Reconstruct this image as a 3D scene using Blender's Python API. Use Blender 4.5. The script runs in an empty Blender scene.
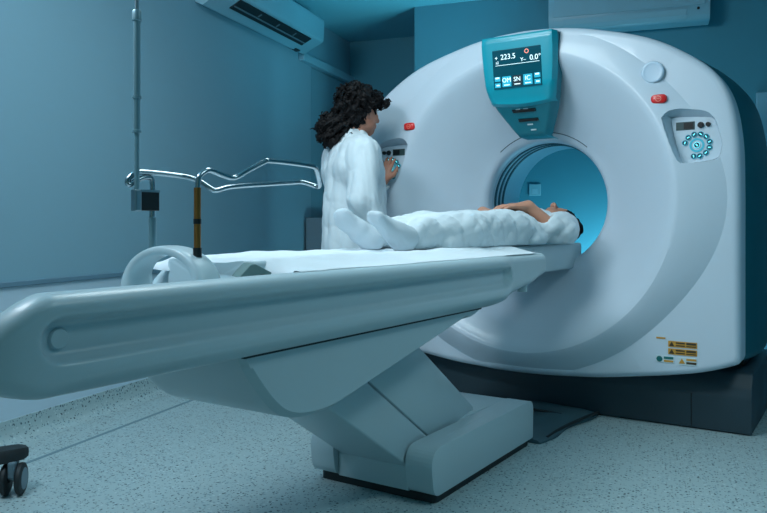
import bpy, bmesh, math, random
import numpy as np
from mathutils import Vector, Matrix
random.seed(7); rng = np.random.default_rng(7)
sc = bpy.context.scene
COL = sc.collection
PI = math.pi
ROOM = math.radians(13.6)          # the room is turned against the scanner

# ------------------------------------------------------------------ materials
def lin(c):
    return tuple((v/12.92 if v <= .04045 else ((v+.055)/1.055)**2.4) for v in [x/255 for x in c])
def mat(name, rgb, rough=.45, metal=0., var=.0, vscale=6., bump=0., bscale=200., emit=None, estr=1., coat=0., spec=.5):
    m = bpy.data.materials.new(name); m.use_nodes = True
    nt = m.node_tree; b = nt.nodes['Principled BSDF']
    col = lin(rgb)+(1,)
    b.inputs['Base Color'].default_value = col
    b.inputs['Roughness'].default_value = rough
    b.inputs['Metallic'].default_value = metal
    b.inputs['Coat Weight'].default_value = coat
    b.inputs['Specular IOR Level'].default_value = spec
    tc = nt.nodes.new('ShaderNodeTexCoord')
    n = nt.nodes.new('ShaderNodeTexNoise'); n.inputs['Scale'].default_value = vscale; n.inputs['Detail'].default_value = 4
    nt.links.new(tc.outputs['Object'], n.inputs['Vector'])
    mr = nt.nodes.new('ShaderNodeMapRange')
    mr.inputs['To Min'].default_value = max(.02, rough-.04); mr.inputs['To Max'].default_value = min(1, rough+.05)
    nt.links.new(n.outputs['Fac'], mr.inputs['Value']); nt.links.new(mr.outputs['Result'], b.inputs['Roughness'])
    if var > 0:
        mx = nt.nodes.new('ShaderNodeMix'); mx.data_type = 'RGBA'
        mx.inputs[6].default_value = tuple(c*(1-var) for c in col[:3])+(1,)
        mx.inputs[7].default_value = tuple(min(1, c*(1+var)) for c in col[:3])+(1,)
        nt.links.new(n.outputs['Fac'], mx.inputs[0]); nt.links.new(mx.outputs[2], b.inputs['Base Color'])
    if bump > 0:
        n2 = nt.nodes.new('ShaderNodeTexNoise'); n2.inputs['Scale'].default_value = bscale; n2.inputs['Detail'].default_value = 3
        nt.links.new(tc.outputs['Object'], n2.inputs['Vector'])
        bp = nt.nodes.new('ShaderNodeBump'); bp.inputs['Strength'].default_value = bump; bp.inputs['Distance'].default_value = .002
        nt.links.new(n2.outputs['Fac'], bp.inputs['Height']); nt.links.new(bp.outputs['Normal'], b.inputs['Normal'])
    if emit:
        b.inputs['Emission Color'].default_value = lin(emit)+(1,); b.inputs['Emission Strength'].default_value = estr
    return m

M = {}
M['white'] = mat('white_plastic', (206, 220, 232), .34, var=.015, vscale=3, coat=.15)
M['table'] = mat('table_plastic', (184, 205, 212), .36, var=.02, vscale=3, coat=.1)
M['base'] = mat('dark_base', (46, 66, 76), .5, var=.08)
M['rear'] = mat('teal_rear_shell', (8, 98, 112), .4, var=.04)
M['teal'] = mat('teal_bezel', (0, 158, 178), .3, var=.02, coat=.2)
M['teal2'] = mat('teal_lower_panel', (0, 122, 138), .35, var=.02)
M['black'] = mat('black_plastic', (16, 20, 22), .35)
M['rubber'] = mat('black_rubber', (30, 40, 44), .6, var=.1)
M['screen'] = mat('screen_glass', (4, 30, 42), .12, emit=(6, 92, 112), estr=.55)
M['screentext'] = mat('screen_text', (220, 250, 255), .5, emit=(225, 250, 255), estr=.75)
M['screenkey'] = mat('screen_key', (20, 150, 180), .5, emit=(30, 180, 205), estr=.55)
M['screenkeydark'] = mat('screen_key_dark', (2, 20, 28), .5, emit=(4, 45, 58), estr=.4)
M['orangeicon'] = mat('orange_icon', (235, 140, 120), .5, emit=(235, 140, 120), estr=.7)
M['red'] = mat('red_button', (226, 34, 34), .3, coat=.3)
M['redicon'] = mat('red_button_icon', (246, 140, 120), .4)
M['lcd'] = mat('grey_lcd', (62, 84, 86), .3)
M['btn'] = mat('dark_button', (10, 52, 72), .35)
M['icon'] = mat('lit_icon', (120, 230, 240), .4, emit=(110, 230, 245), estr=.9)
M['glow'] = mat('teal_key_ring', (70, 175, 195), .4, emit=(40, 160, 185), estr=.25)
M['plate'] = mat('key_plate', (204, 219, 230), .4)
M['cap'] = mat('pale_cap', (184, 208, 226), .3)
M['orange'] = mat('warning_orange', (205, 150, 60), .5)
M['ink'] = mat('label_ink', (70, 58, 40), .6)
M['labelwhite'] = mat('label_pale', (205, 222, 226), .5)
M['labelgreen'] = mat('label_green', (20, 110, 110), .5)
M['seam'] = mat('grey_seam', (70, 90, 104), .6)  # plain grey of the seam line
M['groove'] = mat('dark_ring', (14, 70, 88), .5)
M['bore'] = mat('bore_liner', (176, 206, 222), .35)
M['chrome'] = mat('chrome', (165, 178, 184), .2, metal=1)
M['brass'] = mat('brass', (150, 104, 54), .35, metal=.8)
M['steel'] = mat('brushed_steel', (150, 170, 178), .35, metal=1)
M['polegrey'] = mat('grey_pole', (124, 160, 172), .35, metal=.4)
M['sheet'] = mat('white_sheet', (226, 236, 242), .85, var=.02, bump=.2, bscale=350)
M['cloth'] = mat('white_cotton', (214, 226, 232), .85, var=.02, bump=.25, bscale=300)
M['sock'] = mat('white_sock', (196, 210, 218), .9, var=.04, bump=.5, bscale=420)
M['skin'] = mat('skin', (204, 146, 120), .5, var=.05, vscale=25)
M['skin2'] = mat('skin_tan', (190, 128, 104), .5, var=.05, vscale=25)
M['hair'] = mat('black_hair', (15, 13, 15), .62, var=.2, vscale=60, bump=.4, bscale=120, spec=.25)
M['eye'] = mat('eye', (230, 230, 230), .2)
M['foam'] = mat('grey_foam', (112, 140, 140), .8, var=.05)
M['metalgrey'] = mat('grey_cabinet', (104, 128, 140), .45, var=.03)
M['door'] = mat('door_paint', (116, 162, 178), .6, var=.012)
M['acwhite'] = mat('ac_plastic', (142, 190, 206), .4, var=.01)
M['acgrille'] = mat('ac_grille', (26, 40, 46), .5)
M['mat'] = mat('floor_cover', (62, 94, 104), .55, var=.25, vscale=9)
M['ceil'] = mat('ceiling_paint', (124, 196, 212), .8, var=.01)
M['trim'] = mat('rail_trim', (104, 138, 156), .5)
M['wallpanel'] = mat('white_wall_panel', (196, 218, 232), .55, var=.01)
M['shoe'] = mat('white_shoe', (205, 215, 220), .5)
M['trouser'] = mat('blue_trousers', (70, 130, 150), .8)
M['undershirt'] = mat('teal_shirt', (40, 130, 145), .8)

def wall_mat():
    m = mat('wall_paint', (134, 174, 190), .6, var=.012, vscale=1.2, bump=.05, bscale=90)
    return m
M['wall'] = wall_mat()
M['wallteal'] = mat('teal_light_wall_paint', (64, 142, 162), .6, var=.012, vscale=1.2, bump=.05, bscale=90)  # wall paint with the teal light of the rear put into its colour

def floor_mat():
    m = bpy.data.materials.new('speckled_vinyl'); m.use_nodes = True
    nt = m.node_tree; b = nt.nodes['Principled BSDF']; L = nt.links
    tc = nt.nodes.new('ShaderNodeTexCoord')
    base = lin((168, 190, 193))+(1,); dark = lin((62, 84, 94))+(1,); mid = lin((134, 162, 172))+(1,)
    cur = None
    def layer(prev, scale, thr, sel, col, off):
        mp = nt.nodes.new('ShaderNodeMapping'); mp.inputs['Location'].default_value = (off, off*.7, off*.3)
        L.new(tc.outputs['Object'], mp.inputs['Vector'])
        dn = nt.nodes.new('ShaderNodeTexNoise'); dn.inputs['Scale'].default_value = scale*1.5; dn.inputs['Detail'].default_value = 1
        L.new(mp.outputs[0], dn.inputs['Vector'])
        ad = nt.nodes.new('ShaderNodeVectorMath'); ad.operation = 'MULTIPLY_ADD'
        ad.inputs[1].default_value = (.6/scale,)*3
        L.new(dn.outputs['Color'], ad.inputs[0]); L.new(mp.outputs[0], ad.inputs[2])
        v = nt.nodes.new('ShaderNodeTexVoronoi'); v.inputs['Scale'].default_value = scale
        L.new(ad.outputs[0], v.inputs['Vector'])
        lt = nt.nodes.new('ShaderNodeMath'); lt.operation = 'LESS_THAN'; lt.inputs[1].default_value = thr
        L.new(v.outputs['Distance'], lt.inputs[0])
        sp = nt.nodes.new('ShaderNodeSeparateColor'); L.new(v.outputs['Color'], sp.inputs[0])
        l2 = nt.nodes.new('ShaderNodeMath'); l2.operation = 'LESS_THAN'; l2.inputs[1].default_value = sel
        L.new(sp.outputs[0], l2.inputs[0])
        mu = nt.nodes.new('ShaderNodeMath'); mu.operation = 'MULTIPLY'; L.new(lt.outputs[0], mu.inputs[0]); L.new(l2.outputs[0], mu.inputs[1])
        mx = nt.nodes.new('ShaderNodeMix'); mx.data_type = 'RGBA'
        L.new(mu.outputs[0], mx.inputs[0])
        if prev is None: mx.inputs[6].default_value = base
        else: L.new(prev, mx.inputs[6])
        mx.inputs[7].default_value = col
        return mx.outputs[2]
    cur = layer(None, 70, .34, .45, mid, 0)
    cur = layer(cur, 64, .28, .34, dark, 3.1)
    cur = layer(cur, 110, .30, .28, dark, 7.7)
    cur = layer(cur, 60, .30, .25, lin((188, 206, 208))+(1,), 11.3)
    L.new(cur, b.inputs['Base Color'])
    b.inputs['Roughness'].default_value = .42
    return m
M['floor'] = floor_mat()

# ------------------------------------------------------------------ mesh helpers
class MB:
    def __init__(s): s.v = []; s.f = []
    def add(s, vs, fs, T=None):
        o = len(s.v)
        for p in vs:
            p = Vector(p)
            s.v.append(tuple(T @ p) if T else tuple(p))
        for f in fs: s.f.append(tuple(i+o for i in f))
        return s
    def grid(s, rows, cu=False, cv=False, flip=False, T=None):
        """rows: list of rows of points. cu: rows wrap; cv: columns wrap"""
        R = len(rows); C = len(rows[0]); vs = [p for r in rows for p in r]; fs = []
        for i in range(R if cu else R-1):
            for j in range(C if cv else C-1):
                a = i*C+j; b = i*C+(j+1) % C; c = ((i+1) % R)*C+(j+1) % C; d = ((i+1) % R)*C+j
                fs.append((a, d, c, b) if flip else (a, b, c, d))
        return s.add(vs, fs, T)
    def box(s, x0, x1, y0, y1, z0, z1, T=None, bev=0., seg=2):
        bm = bmesh.new(); bmesh.ops.create_cube(bm, size=1)
        for v in bm.verts:
            v.co = Vector(((x0+x1)/2+v.co.x*(x1-x0), (y0+y1)/2+v.co.y*(y1-y0), (z0+z1)/2+v.co.z*(z1-z0)))
        if bev > 0:
            bmesh.ops.bevel(bm, geom=bm.edges[:], offset=bev, segments=seg, profile=.5, affect='EDGES')
        return s.bm(bm, T)
    def bm(s, bm, T=None):
        bm.verts.index_update()
        s.add([v.co for v in bm.verts], [[v.index for v in f.verts] for f in bm.faces], T); bm.free(); return s
    def prism(s, pts, axis, a0, a1, bev=0., seg=2, T=None):
        """polygon pts (2D) extruded along axis: 'x': (y,z) ; 'y': (x,z) ; 'z': (x,y)"""
        def P(p, a): return {'x': (a, p[0], p[1]), 'y': (p[0], a, p[1]), 'z': (p[0], p[1], a)}[axis]
        bm = bmesh.new()
        A = [bm.verts.new(P(p, a0)) for p in pts]; B = [bm.verts.new(P(p, a1)) for p in pts]
        n = len(pts); bm.faces.new(A); bm.faces.new(B[::-1])
        for i in range(n): bm.faces.new((A[i], B[i], B[(i+1) % n], A[(i+1) % n]))
        bmesh.ops.recalc_face_normals(bm, faces=bm.faces[:])
        if bev > 0:
            bmesh.ops.bevel(bm, geom=bm.edges[:], offset=bev, segments=seg, profile=.5, affect='EDGES', clamp_overlap=True)
        return s.bm(bm, T)
    def tube(s, pts, r, n=10, closed=False, caps=True, T=None):
        P = [Vector(p) for p in pts]; N = len(P); rad = r if isinstance(r, (list, tuple)) else [r]*N
        rows = []; prev = None
        for i, p in enumerate(P):
            if closed: t = P[(i+1) % N]-P[i-1]
            else: t = P[min(i+1, N-1)]-P[max(i-1, 0)]
            t.normalize()
            if prev is None:
                u = t.orthogonal().normalized()
            else:
                u = (prev-t*prev.dot(t)).normalized()
            prev = u; w = t.cross(u)
            rows.append([p+(u*math.cos(2*PI*k/n)+w*math.sin(2*PI*k/n))*rad[i] for k in range(n)])
        s.grid(rows, cu=closed, cv=True, T=T)
        if caps and not closed:
            o = len(s.v)
            s.f.append(tuple(range(o-N*n, o-N*n+n))[::-1]); s.f.append(tuple(range(o-n, o)))
        return s
    def cyl(s, p, q, r, n=20, r2=None, T=None):
        return s.tube([p, q], [r, r if r2 is None else r2], n, T=T)
    def lathe(s, prof, c, axis='z', n=32, T=None, closed=False):
        """prof: (r, h) pairs about an axis through c"""
        rows = []
        for r, h in prof:
            row = []
            for k in range(n):
                a = 2*PI*k/n; x, y = r*math.cos(a), r*math.sin(a)
                row.append({'z': (c[0]+x, c[1]+y, c[2]+h), 'y': (c[0]+x, c[1]+h, c[2]+y), 'x': (c[0]+h, c[1]+x, c[2]+y)}[axis])
            rows.append(row)
        return s.grid(rows, cu=closed, cv=True, T=T)
    def build(s, name, m, parent=None, smooth=35, weld=1e-5, sub=0, fixn=True):
        me = bpy.data.meshes.new(name)
        me.from_pydata(s.v, [], s.f); me.update()
        bm = bmesh.new(); bm.from_mesh(me)
        bmesh.ops.remove_doubles(bm, verts=bm.verts[:], dist=weld)
        bmesh.ops.dissolve_degenerate(bm, dist=1e-6, edges=bm.edges[:])
        if fixn: bmesh.ops.recalc_face_normals(bm, faces=bm.faces[:])
        bm.to_mesh(me); bm.free()
        return link(name, me, m, parent, smooth, sub)

def link(name, me, m, parent=None, smooth=35, sub=0):
    me.materials.clear()
    for x in (m if isinstance(m, list) else [m]): me.materials.append(x)
    if smooth:
        me.polygons.foreach_set('use_smooth', [True]*len(me.polygons))
        if smooth < 180: me.set_sharp_from_angle(angle=math.radians(smooth))
    o = bpy.data.objects.new(name, me); COL.objects.link(o)
    if sub:
        md = o.modifiers.new('subdivision', 'SUBSURF'); md.levels = sub; md.render_levels = sub
    if parent is not None: adopt(o, parent)
    return o
def adopt(o, parent):
    o.parent = parent
    o.matrix_parent_inverse = world_inv(parent)
def world_m(p):
    m = Matrix.LocRotScale(p.location, p.rotation_euler, None)
    return (world_m(p.parent) @ p.matrix_parent_inverse @ m) if p.parent else m
def world_inv(p): return world_m(p).inverted()
def thing(name, label, cat, loc=(0, 0, 0), rz=0, group=None):
    o = bpy.data.objects.new(name, None); COL.objects.link(o)
    o.empty_display_size = .1; o.location = loc; o.rotation_euler = (0, 0, rz)
    return tag(o, label, cat, group)
def tag(o, label, cat, group=None):
    o['label'] = label; o['category'] = cat
    if group: o['group'] = group
    return o
def struct(o):
    o['kind'] = 'structure'; return o
def catmull(P, n=8, closed=False):
    P = [np.array(p, float) for p in P]; N = len(P); out = []
    for i in range(N if closed else N-1):
        g = lambda k: P[k % N] if closed else P[max(0, min(N-1, k))]
        p0, p1, p2, p3 = g(i-1), g(i), g(i+1), g(i+2)
        for k in range(n):
            t = k/n
            out.append(tuple(.5*((2*p1)+(-p0+p2)*t+(2*p0-5*p1+4*p2-p3)*t*t+(-p0+3*p1-3*p2+p3)*t**3)))
    if not closed: out.append(tuple(P[-1]))
    return out
def rounded(pts, r, n=5):
    """polygon with rounded corners (2D)"""
    out = []; N = len(pts)
    for i in range(N):
        p = Vector(pts[i]); a = Vector(pts[i-1]); b = Vector(pts[(i+1) % N]); rr = r[i] if isinstance(r, (list, tuple)) else r
        da = (a-p); db = (b-p); l = min(rr, da.length*.49, db.length*.49)
        s = p+da.normalized()*l; e = p+db.normalized()*l
        for k in range(n+1):
            t = k/n; out.append(tuple(s*(1-t)**2+p*2*t*(1-t)+e*t*t))
    return out
def sstep(a, b, x):
    t = np.clip((x-a)/(b-a), 0, 1); return t*t*(3-2*t)
def text_mesh(txt, size, mb, T):
    cu = bpy.data.curves.new('t', 'FONT'); cu.body = txt; cu.size = size; cu.align_x = 'CENTER'; cu.align_y = 'CENTER'
    cu.extrude = .0006; cu.resolution_u = 4
    o = bpy.data.objects.new('t', cu); COL.objects.link(o)
    dg = bpy.context.evaluated_depsgraph_get()
    me = bpy.data.meshes.new_from_object(o.evaluated_get(dg))
    mb.add([v.co for v in me.vertices], [list(p.vertices) for p in me.polygons], T)
    bpy.data.objects.remove(o); bpy.data.curves.remove(cu); bpy.data.meshes.remove(me)

# ------------------------------------------------------------------ implicit surfaces for bodies and cloth
class Sdf:
    def __init__(s, lo, hi, h):
        s.lo = np.array(lo, float); s.h = h
        s.n = np.ceil((np.array(hi)-s.lo)/h).astype(int)+1
        s.f = np.full(s.n, .5, np.float32)
        s.ax = [s.lo[i]+h*np.arange(s.n[i]) for i in range(3)]
    def win(s, lo, hi):
        a = np.maximum(0, np.floor((np.array(lo)-s.lo)/s.h).astype(int)); b = np.minimum(s.n, np.ceil((np.array(hi)-s.lo)/s.h).astype(int)+1)
        if np.any(b <= a): return None
        sl = tuple(slice(a[i], b[i]) for i in range(3))
        return sl, s.ax[0][sl[0]][:, None, None], s.ax[1][sl[1]][None, :, None], s.ax[2][sl[2]][None, None, :]
    def blend(s, sl, d, k, op):
        a = s.f[sl]
        if op == 'sub': d = -d; hh = np.clip(.5-.5*(d-a)/k, 0, 1)*0+np.clip(.5+.5*(d-a)/k, 0, 1); s.f[sl] = a*(1-hh)+d*hh+k*hh*(1-hh); return
        hh = np.clip(.5+.5*(a-d)/k, 0, 1)
        s.f[sl] = a*(1-hh)+d*hh-k*hh*(1-hh)
    def cap(s, p, q, r1, r2=None, k=.02, op='add'):
        r2 = r1 if r2 is None else r2; p = np.array(p, float); q = np.array(q, float); m = max(r1, r2)+k+.03
        w = s.win(np.minimum(p, q)-m, np.maximum(p, q)+m)
        if w is None: return s
        sl, X, Y, Z = w; v = q-p; L = max(v@v, 1e-9)
        t = np.clip(((X-p[0])*v[0]+(Y-p[1])*v[1]+(Z-p[2])*v[2])/L, 0, 1)
        d = np.sqrt((X-p[0]-t*v[0])**2+(Y-p[1]-t*v[1])**2+(Z-p[2]-t*v[2])**2)-(r1+(r2-r1)*t)
        s.blend(sl, d, k, op); return s
    def chain(s, pts, rs, k=.01):
        for i in range(len(pts)-1): s.cap(pts[i], pts[i+1], rs[i], rs[i+1], k)
        return s
    def ell(s, c, r, R=None, k=.02, op='add'):
        c = np.array(c, float); r = np.array(r, float); R = np.eye(3) if R is None else np.array(R, float)
        m = max(r)+k+.03
        w = s.win(c-m, c+m)
        if w is None: return s
        sl, X, Y, Z = w; D = (X-c[0], Y-c[1], Z-c[2])
        l = [D[0]*R[0][i]+D[1]*R[1][i]+D[2]*R[2][i] for i in range(3)]      # columns of R are the local axes
        k0 = np.sqrt(sum((l[i]/r[i])**2 for i in range(3))); k1 = np.sqrt(sum((l[i]/r[i]**2)**2 for i in range(3)))+1e-9
        s.blend(sl, k0*(k0-1)/k1, k, op); return s
    def cut(s, p, n, k=.004):
        """remove the side of the plane that n points to"""
        n = np.array(n, float); n /= np.linalg.norm(n)
        d = ((s.ax[0]-p[0])*n[0])[:, None, None]+((s.ax[1]-p[1])*n[1])[None, :, None]+((s.ax[2]-p[2])*n[2])[None, None, :]
        s.f = np.maximum(s.f, d.astype(np.float32)); return s
    def noise(s, amp, waves, seed, stretch=(1, 1, 1), ridged=False):
        r = np.random.default_rng(seed)
        X = s.ax[0][:, None, None]*stretch[0]; Y = s.ax[1][None, :, None]*stretch[1]; Z = s.ax[2][None, None, :]*stretch[2]
        tot = np.zeros(s.n, np.float32); band = np.abs(s.f) < .06
        wx = .02*np.sin(17*Y+9*Z+1.3); wy = .02*np.sin(15*Z+11*X+.4); wz = .02*np.sin(13*X+10*Y+2.2)
        for wl in waves:
            for _ in range(3):
                d = r.normal(size=3); d /= np.linalg.norm(d); d *= 2*PI/wl; ph = r.uniform(0, 6.28)
                v = np.sin((X+wx)*d[0]+(Y+wy)*d[1]+(Z+wz)*d[2]+ph)
                if ridged: v = 1-2*np.sqrt(np.abs(v)+.02)
                tot += (v*(wl/waves[0])/2).astype(np.float32)
        s.f = np.where(band, s.f+amp*tot, s.f).astype(np.float32); return s
    def mesh(s, name, iters=1):
        f = s.f; h = s.h
        for ax in range(3):        # keep closed at the border
            sl = [slice(None)]*3; sl[ax] = 0; f[tuple(sl)] = np.maximum(f[tuple(sl)], .01); sl[ax] = -1; f[tuple(sl)] = np.maximum(f[tuple(sl)], .01)
        n = s.n; sg = f < 0
        corners = [(i, j, k) for i in (0, 1) for j in (0, 1) for k in (0, 1)]
        cnt = np.zeros(n-1, np.int8)
        for c in corners: cnt += sg[c[0]:n[0]-1+c[0], c[1]:n[1]-1+c[1], c[2]:n[2]-1+c[2]]
        cells = np.argwhere((cnt > 0) & (cnt < 8))
        V = np.stack([f[cells[:, 0]+c[0], cells[:, 1]+c[1], cells[:, 2]+c[2]] for c in corners], 1)
        acc = np.zeros((len(cells), 3)); num = np.zeros(len(cells))
        for a in range(8):
            for b in range(a+1, 8):
                ca, cb = np.array(corners[a]), np.array(corners[b])
                if np.abs(ca-cb).sum() != 1: continue
                m = (V[:, a] < 0) != (V[:, b] < 0)
                t = np.where(m, V[:, a]/np.where(m, V[:, a]-V[:, b], 1), 0)
                acc += np.where(m[:, None], ca+t[:, None]*(cb-ca), 0); num += m
        P = s.lo+(cells+acc/num[:, None])*h
        idx = np.full(n-1, -1, np.int64); idx[cells[:, 0], cells[:, 1], cells[:, 2]] = np.arange(len(cells))
        F = []
        for ax in range(3):
            o1, o2 = (ax+1) % 3, (ax+2) % 3
            A = [slice(None)]*3; B = [slice(None)]*3; A[ax] = slice(0, -1); B[ax] = slice(1, None)
            e = np.argwhere(sg[tuple(A)] != sg[tuple(B)])
            e = e[(e[:, o1] > 0) & (e[:, o2] > 0) & (e[:, o1] < n[o1]-1) & (e[:, o2] < n[o2]-1)]
            if not len(e): continue
            ins = sg[e[:, 0], e[:, 1], e[:, 2]]
            q = []
            for d1, d2 in ((-1, -1), (0, -1), (0, 0), (-1, 0)):
                c = e.copy(); c[:, o1] += d1; c[:, o2] += d2
                q.append(idx[c[:, 0], c[:, 1], c[:, 2]])
            q = np.stack(q, 1); q[~ins] = q[~ins][:, ::-1]
            F.append(q)
        F = np.concatenate(F)
        for _ in range(iters):     # light Laplacian smoothing
            S = np.zeros_like(P); N = np.zeros(len(P))
            for a, b in ((0, 1), (1, 2), (2, 3), (3, 0)):
                np.add.at(S, F[:, a], P[F[:, b]]); np.add.at(N, F[:, a], 1)
                np.add.at(S, F[:, b], P[F[:, a]]); np.add.at(N, F[:, b], 1)
            P = P*.5+.5*S/np.maximum(N, 1)[:, None]
        me = bpy.data.meshes.new(name)
        me.from_pydata(P.tolist(), [], F.tolist()); me.update()
        return me

# ================================================================== THE SETTING (built in room axes, turned by ROOM)
def room(o): o.rotation_euler = (0, 0, ROOM); return struct(o)
WX = -2.565; CH = 2.585; BY = 6.26; CY = 5.42; CX = -1.69; RX = 1.75; NY = -2.2
room(MB().box(WX-.1, RX+.1, NY, BY+.1, -.1, 0).build('floor', M['floor'], smooth=0))
room(MB().box(WX-.1, RX+.1, NY, BY+.1, CH, CH+.1).build('ceiling', M['ceil'], smooth=0))
# left wall with a door opening near its far end
DY0, DY1, DZ = 5.44, 6.16, 2.195
w = MB().box(WX-.1, WX, NY, DY0, .66, CH).box(WX-.1, WX, DY0, DY1, DZ, CH).box(WX-.1, WX, DY1, BY+.1, .66, CH)
room(w.build('wall_left', M['wall'], smooth=0))
room(MB().box(WX-.1, WX+.004, NY, DY0, 0, .66).box(WX-.1, WX+.004, DY1, BY, 0, .66).build('trim_3', M['wallpanel'], smooth=0))
room(MB().box(WX-.1, CX, BY, BY+.1, 0, CH).build('wall_back', M['wallteal'], smooth=0))
room(MB().box(CX, RX+.1, CY, BY+.1, 0, CH).build('wall_far', M['wallteal'], smooth=0))
room(MB().box(RX, RX+.1, NY, CY, 0, CH).build('wall_right', M['wallteal'], smooth=0))
room(MB().box(WX, WX+.016, NY, DY0, .66, .684, bev=.004).build('trim_1', M['trim'], smooth=0))
d = room(MB().box(WX-.04, WX-.001, DY0+.004, DY1-.004, .004, DZ-.004).build('door_1', M['door'], smooth=0))
h = MB().cyl((WX-.001, DY1-.08, 1.02), (WX+.03, DY1-.08, 1.02), .01).cyl((WX+.03, DY1-.08, 1.02), (WX+.03, DY1-.2, 1.02), .009)
h = h.build('door_handle', M['steel']); h.rotation_euler = (0, 0, ROOM); adopt(h, d); 
# coved skirting made of the floor vinyl
def cove():
    prof = [(0, .098), (.006, .098), (.008, .06), (.014, .03), (.03, .01), (.055, .002), (.085, 0.0005), (0, 0.0005)]
    return prof
mb = MB()
mb.grid([[(WX+.004+x, y, z) for x, z in cove()] for y in (NY, DY0-.02)], cv=True)
room(mb.build('baseboard_left', M['floor'], smooth=60))
mb = MB().grid([[(x, CY-y, z) for y, z in cove()] for x in (CX, RX)], cv=True)
room(mb.build('baseboard_back', M['floor'], smooth=60))
# welded seam in the vinyl
room(MB().box(-2.290, -2.270, NY, 5.1, -.002, .0008).build('trim_2', mat('floor_seam', (112, 142, 152), .5), smooth=0))
# pale door leaf far right in the back wall
d = room(MB().box(.648, 1.5, CY-.03, CY, .0, 1.79, bev=.006).build('door_2', mat('pale_door', (120, 176, 196), .45), smooth=0))

# ================================================================== SCANNER GANTRY
GX, GZ = -1.45, 1.04
gantry = thing('ct_scanner', 'large white ring-shaped scanner gantry with round bore and teal display panel', 'scanner', (GX, 3.9, 0))
half = [(0, 1.886), (.18, 1.876), (.372, 1.842), (.601, 1.772), (.772, 1.676), (.885, 1.578), (.946, 1.46), (.975, 1.287), (.981, 1.08), (.981, .86),
        (.981, .60), (.981, .40), (.978, .345), (.95, .322), (.834, .283), (.70, .256), (.556, .234), (.36, .208), (.177, .198), (0, .195)]
right_c = catmull(half, 6)
outline = [(x, z) for x, z in right_c]+[(-x, z) for x, z in right_c[::-1][1:-1]]
ang = np.array([math.atan2(x, z-GZ) for x, z in outline]); rad = np.array([math.hypot(x, z-GZ) for x, z in outline])
o_ = np.argsort(ang); ang, rad = ang[o_], rad[o_]
NA = 288
TH = np.unique(np.concatenate([np.linspace(-PI, PI, NA, endpoint=False), ang]))
TH = TH[np.concatenate([[True], np.diff(TH) > 1e-3])]
if TH[0]+2*PI-TH[-1] < 1e-3: TH = TH[:-1]
def Rout(a): return float(np.interp(a, ang, rad, period=2*PI))
RB = .325
def Ro(a): return .845+.085*abs(math.sin(a))**8
def Yf(r, a=.3):
    # bowl cone from the bore to the plateau, then the sloping ring band, then the flat outer face
    ro = Ro(a)
    pts = np.array([(.325, 3.80), (.327, 3.772), (.334, 3.752), (.348, 3.736), (.38, 3.715), (.45, 3.655), (.53, 3.578), (.60, 3.508), (.65, 3.458), (.69, 3.420), (.715, 3.403), (.735, 3.397)])
    # the raised ring fades out towards the upper left
    lowr = .040*(1-.2-.8*float(sstep(.25, .75, .5+.5*math.cos(a-math.radians(150)))))
    if r <= .735: return float(np.interp(r, pts[:, 0], pts[:, 1]))+lowr*float(sstep(.45, .735, r))
    f = min(1, (r-.735)/(ro-.735))
    return 3.397+lowr+(.058-lowr)*f**1.35
stations = [.325, .327, .334, .348, .364, .38, .415, .45, .49, .53, .565, .60, .625, .65, .67, .69, .703, .715, .725, .735]
BAND = [.06, .14, .24, .36, .5, .65, .8, .92, .99, 1.0, 1.012]
E_ = .035
rows = []
def cov(r, a):
    q = min(r, Rout(a)-E_); return (GX+math.sin(a)*q, Yf(q, a), GZ+math.cos(a)*q)
for r in stations: rows.append([cov(r, a) for a in TH])
for f in BAND: rows.append([cov(.735+(Ro(a)-.735)*f, a) for a in TH])
for r in (.96, 1.03, 1.1, 1.3): rows.append([cov(r, a) for a in TH])
for k in range(0, 7):
    b = k/6*PI/2
    rows.append([(GX+math.sin(a)*(Rout(a)-E_+E_*math.sin(b)), Yf(Rout(a)-E_, a)+E_*(1-math.cos(b)), GZ+math.cos(a)*(Rout(a)-E_+E_*math.sin(b))) for a in TH])
rows.append([(GX+math.sin(a)*Rout(a), 3.60, GZ+math.cos(a)*Rout(a)) for a in TH])
rows.append([(GX+math.sin(a)*(Rout(a)-.02), 3.605, GZ+math.cos(a)*(Rout(a)-.02)) for a in TH])
rows.append([(GX+math.sin(a)*.345, 3.83, GZ+math.cos(a)*.345) for a in TH])
mb = MB().grid(rows, cu=True, cv=True)
cover = mb.build('front_cover', M['white'], gantry, smooth=24)

# recessed pockets for the two key panels
outer2 = [(-.778, 1.383), (-.772, 1.41), (-.749, 1.428), (-.696, 1.433), (-.608, 1.418), (-.576, 1.391), (-.563, 1.371), (-.540, 1.282), (-.543, 1.235), (-.568, 1.203), (-.682, 1.192), (-.718, 1.215)]
plate2 = [(-.749, 1.385), (-.735, 1.398), (-.589, 1.388), (-.576, 1.372), (-.551, 1.287), (-.555, 1.241), (-.576, 1.214), (-.686, 1.201), (-.712, 1.221)]
KX = 2*GX+.02; KZ = -.035
def mir(P, s): return [((x if s > 0 else KX-x), (z if s > 0 else z+KZ)) for x, z in P]
def resample(P, n):
    P = P+[P[0]]; d = [0]
    for a, b in zip(P, P[1:]): d.append(d[-1]+math.hypot(b[0]-a[0], b[1]-a[1]))
    t = np.linspace(0, d[-1], n, endpoint=False)
    return list(zip(np.interp(t, d, [p[0] for p in P]), np.interp(t, d, [p[1] for p in P])))
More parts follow.
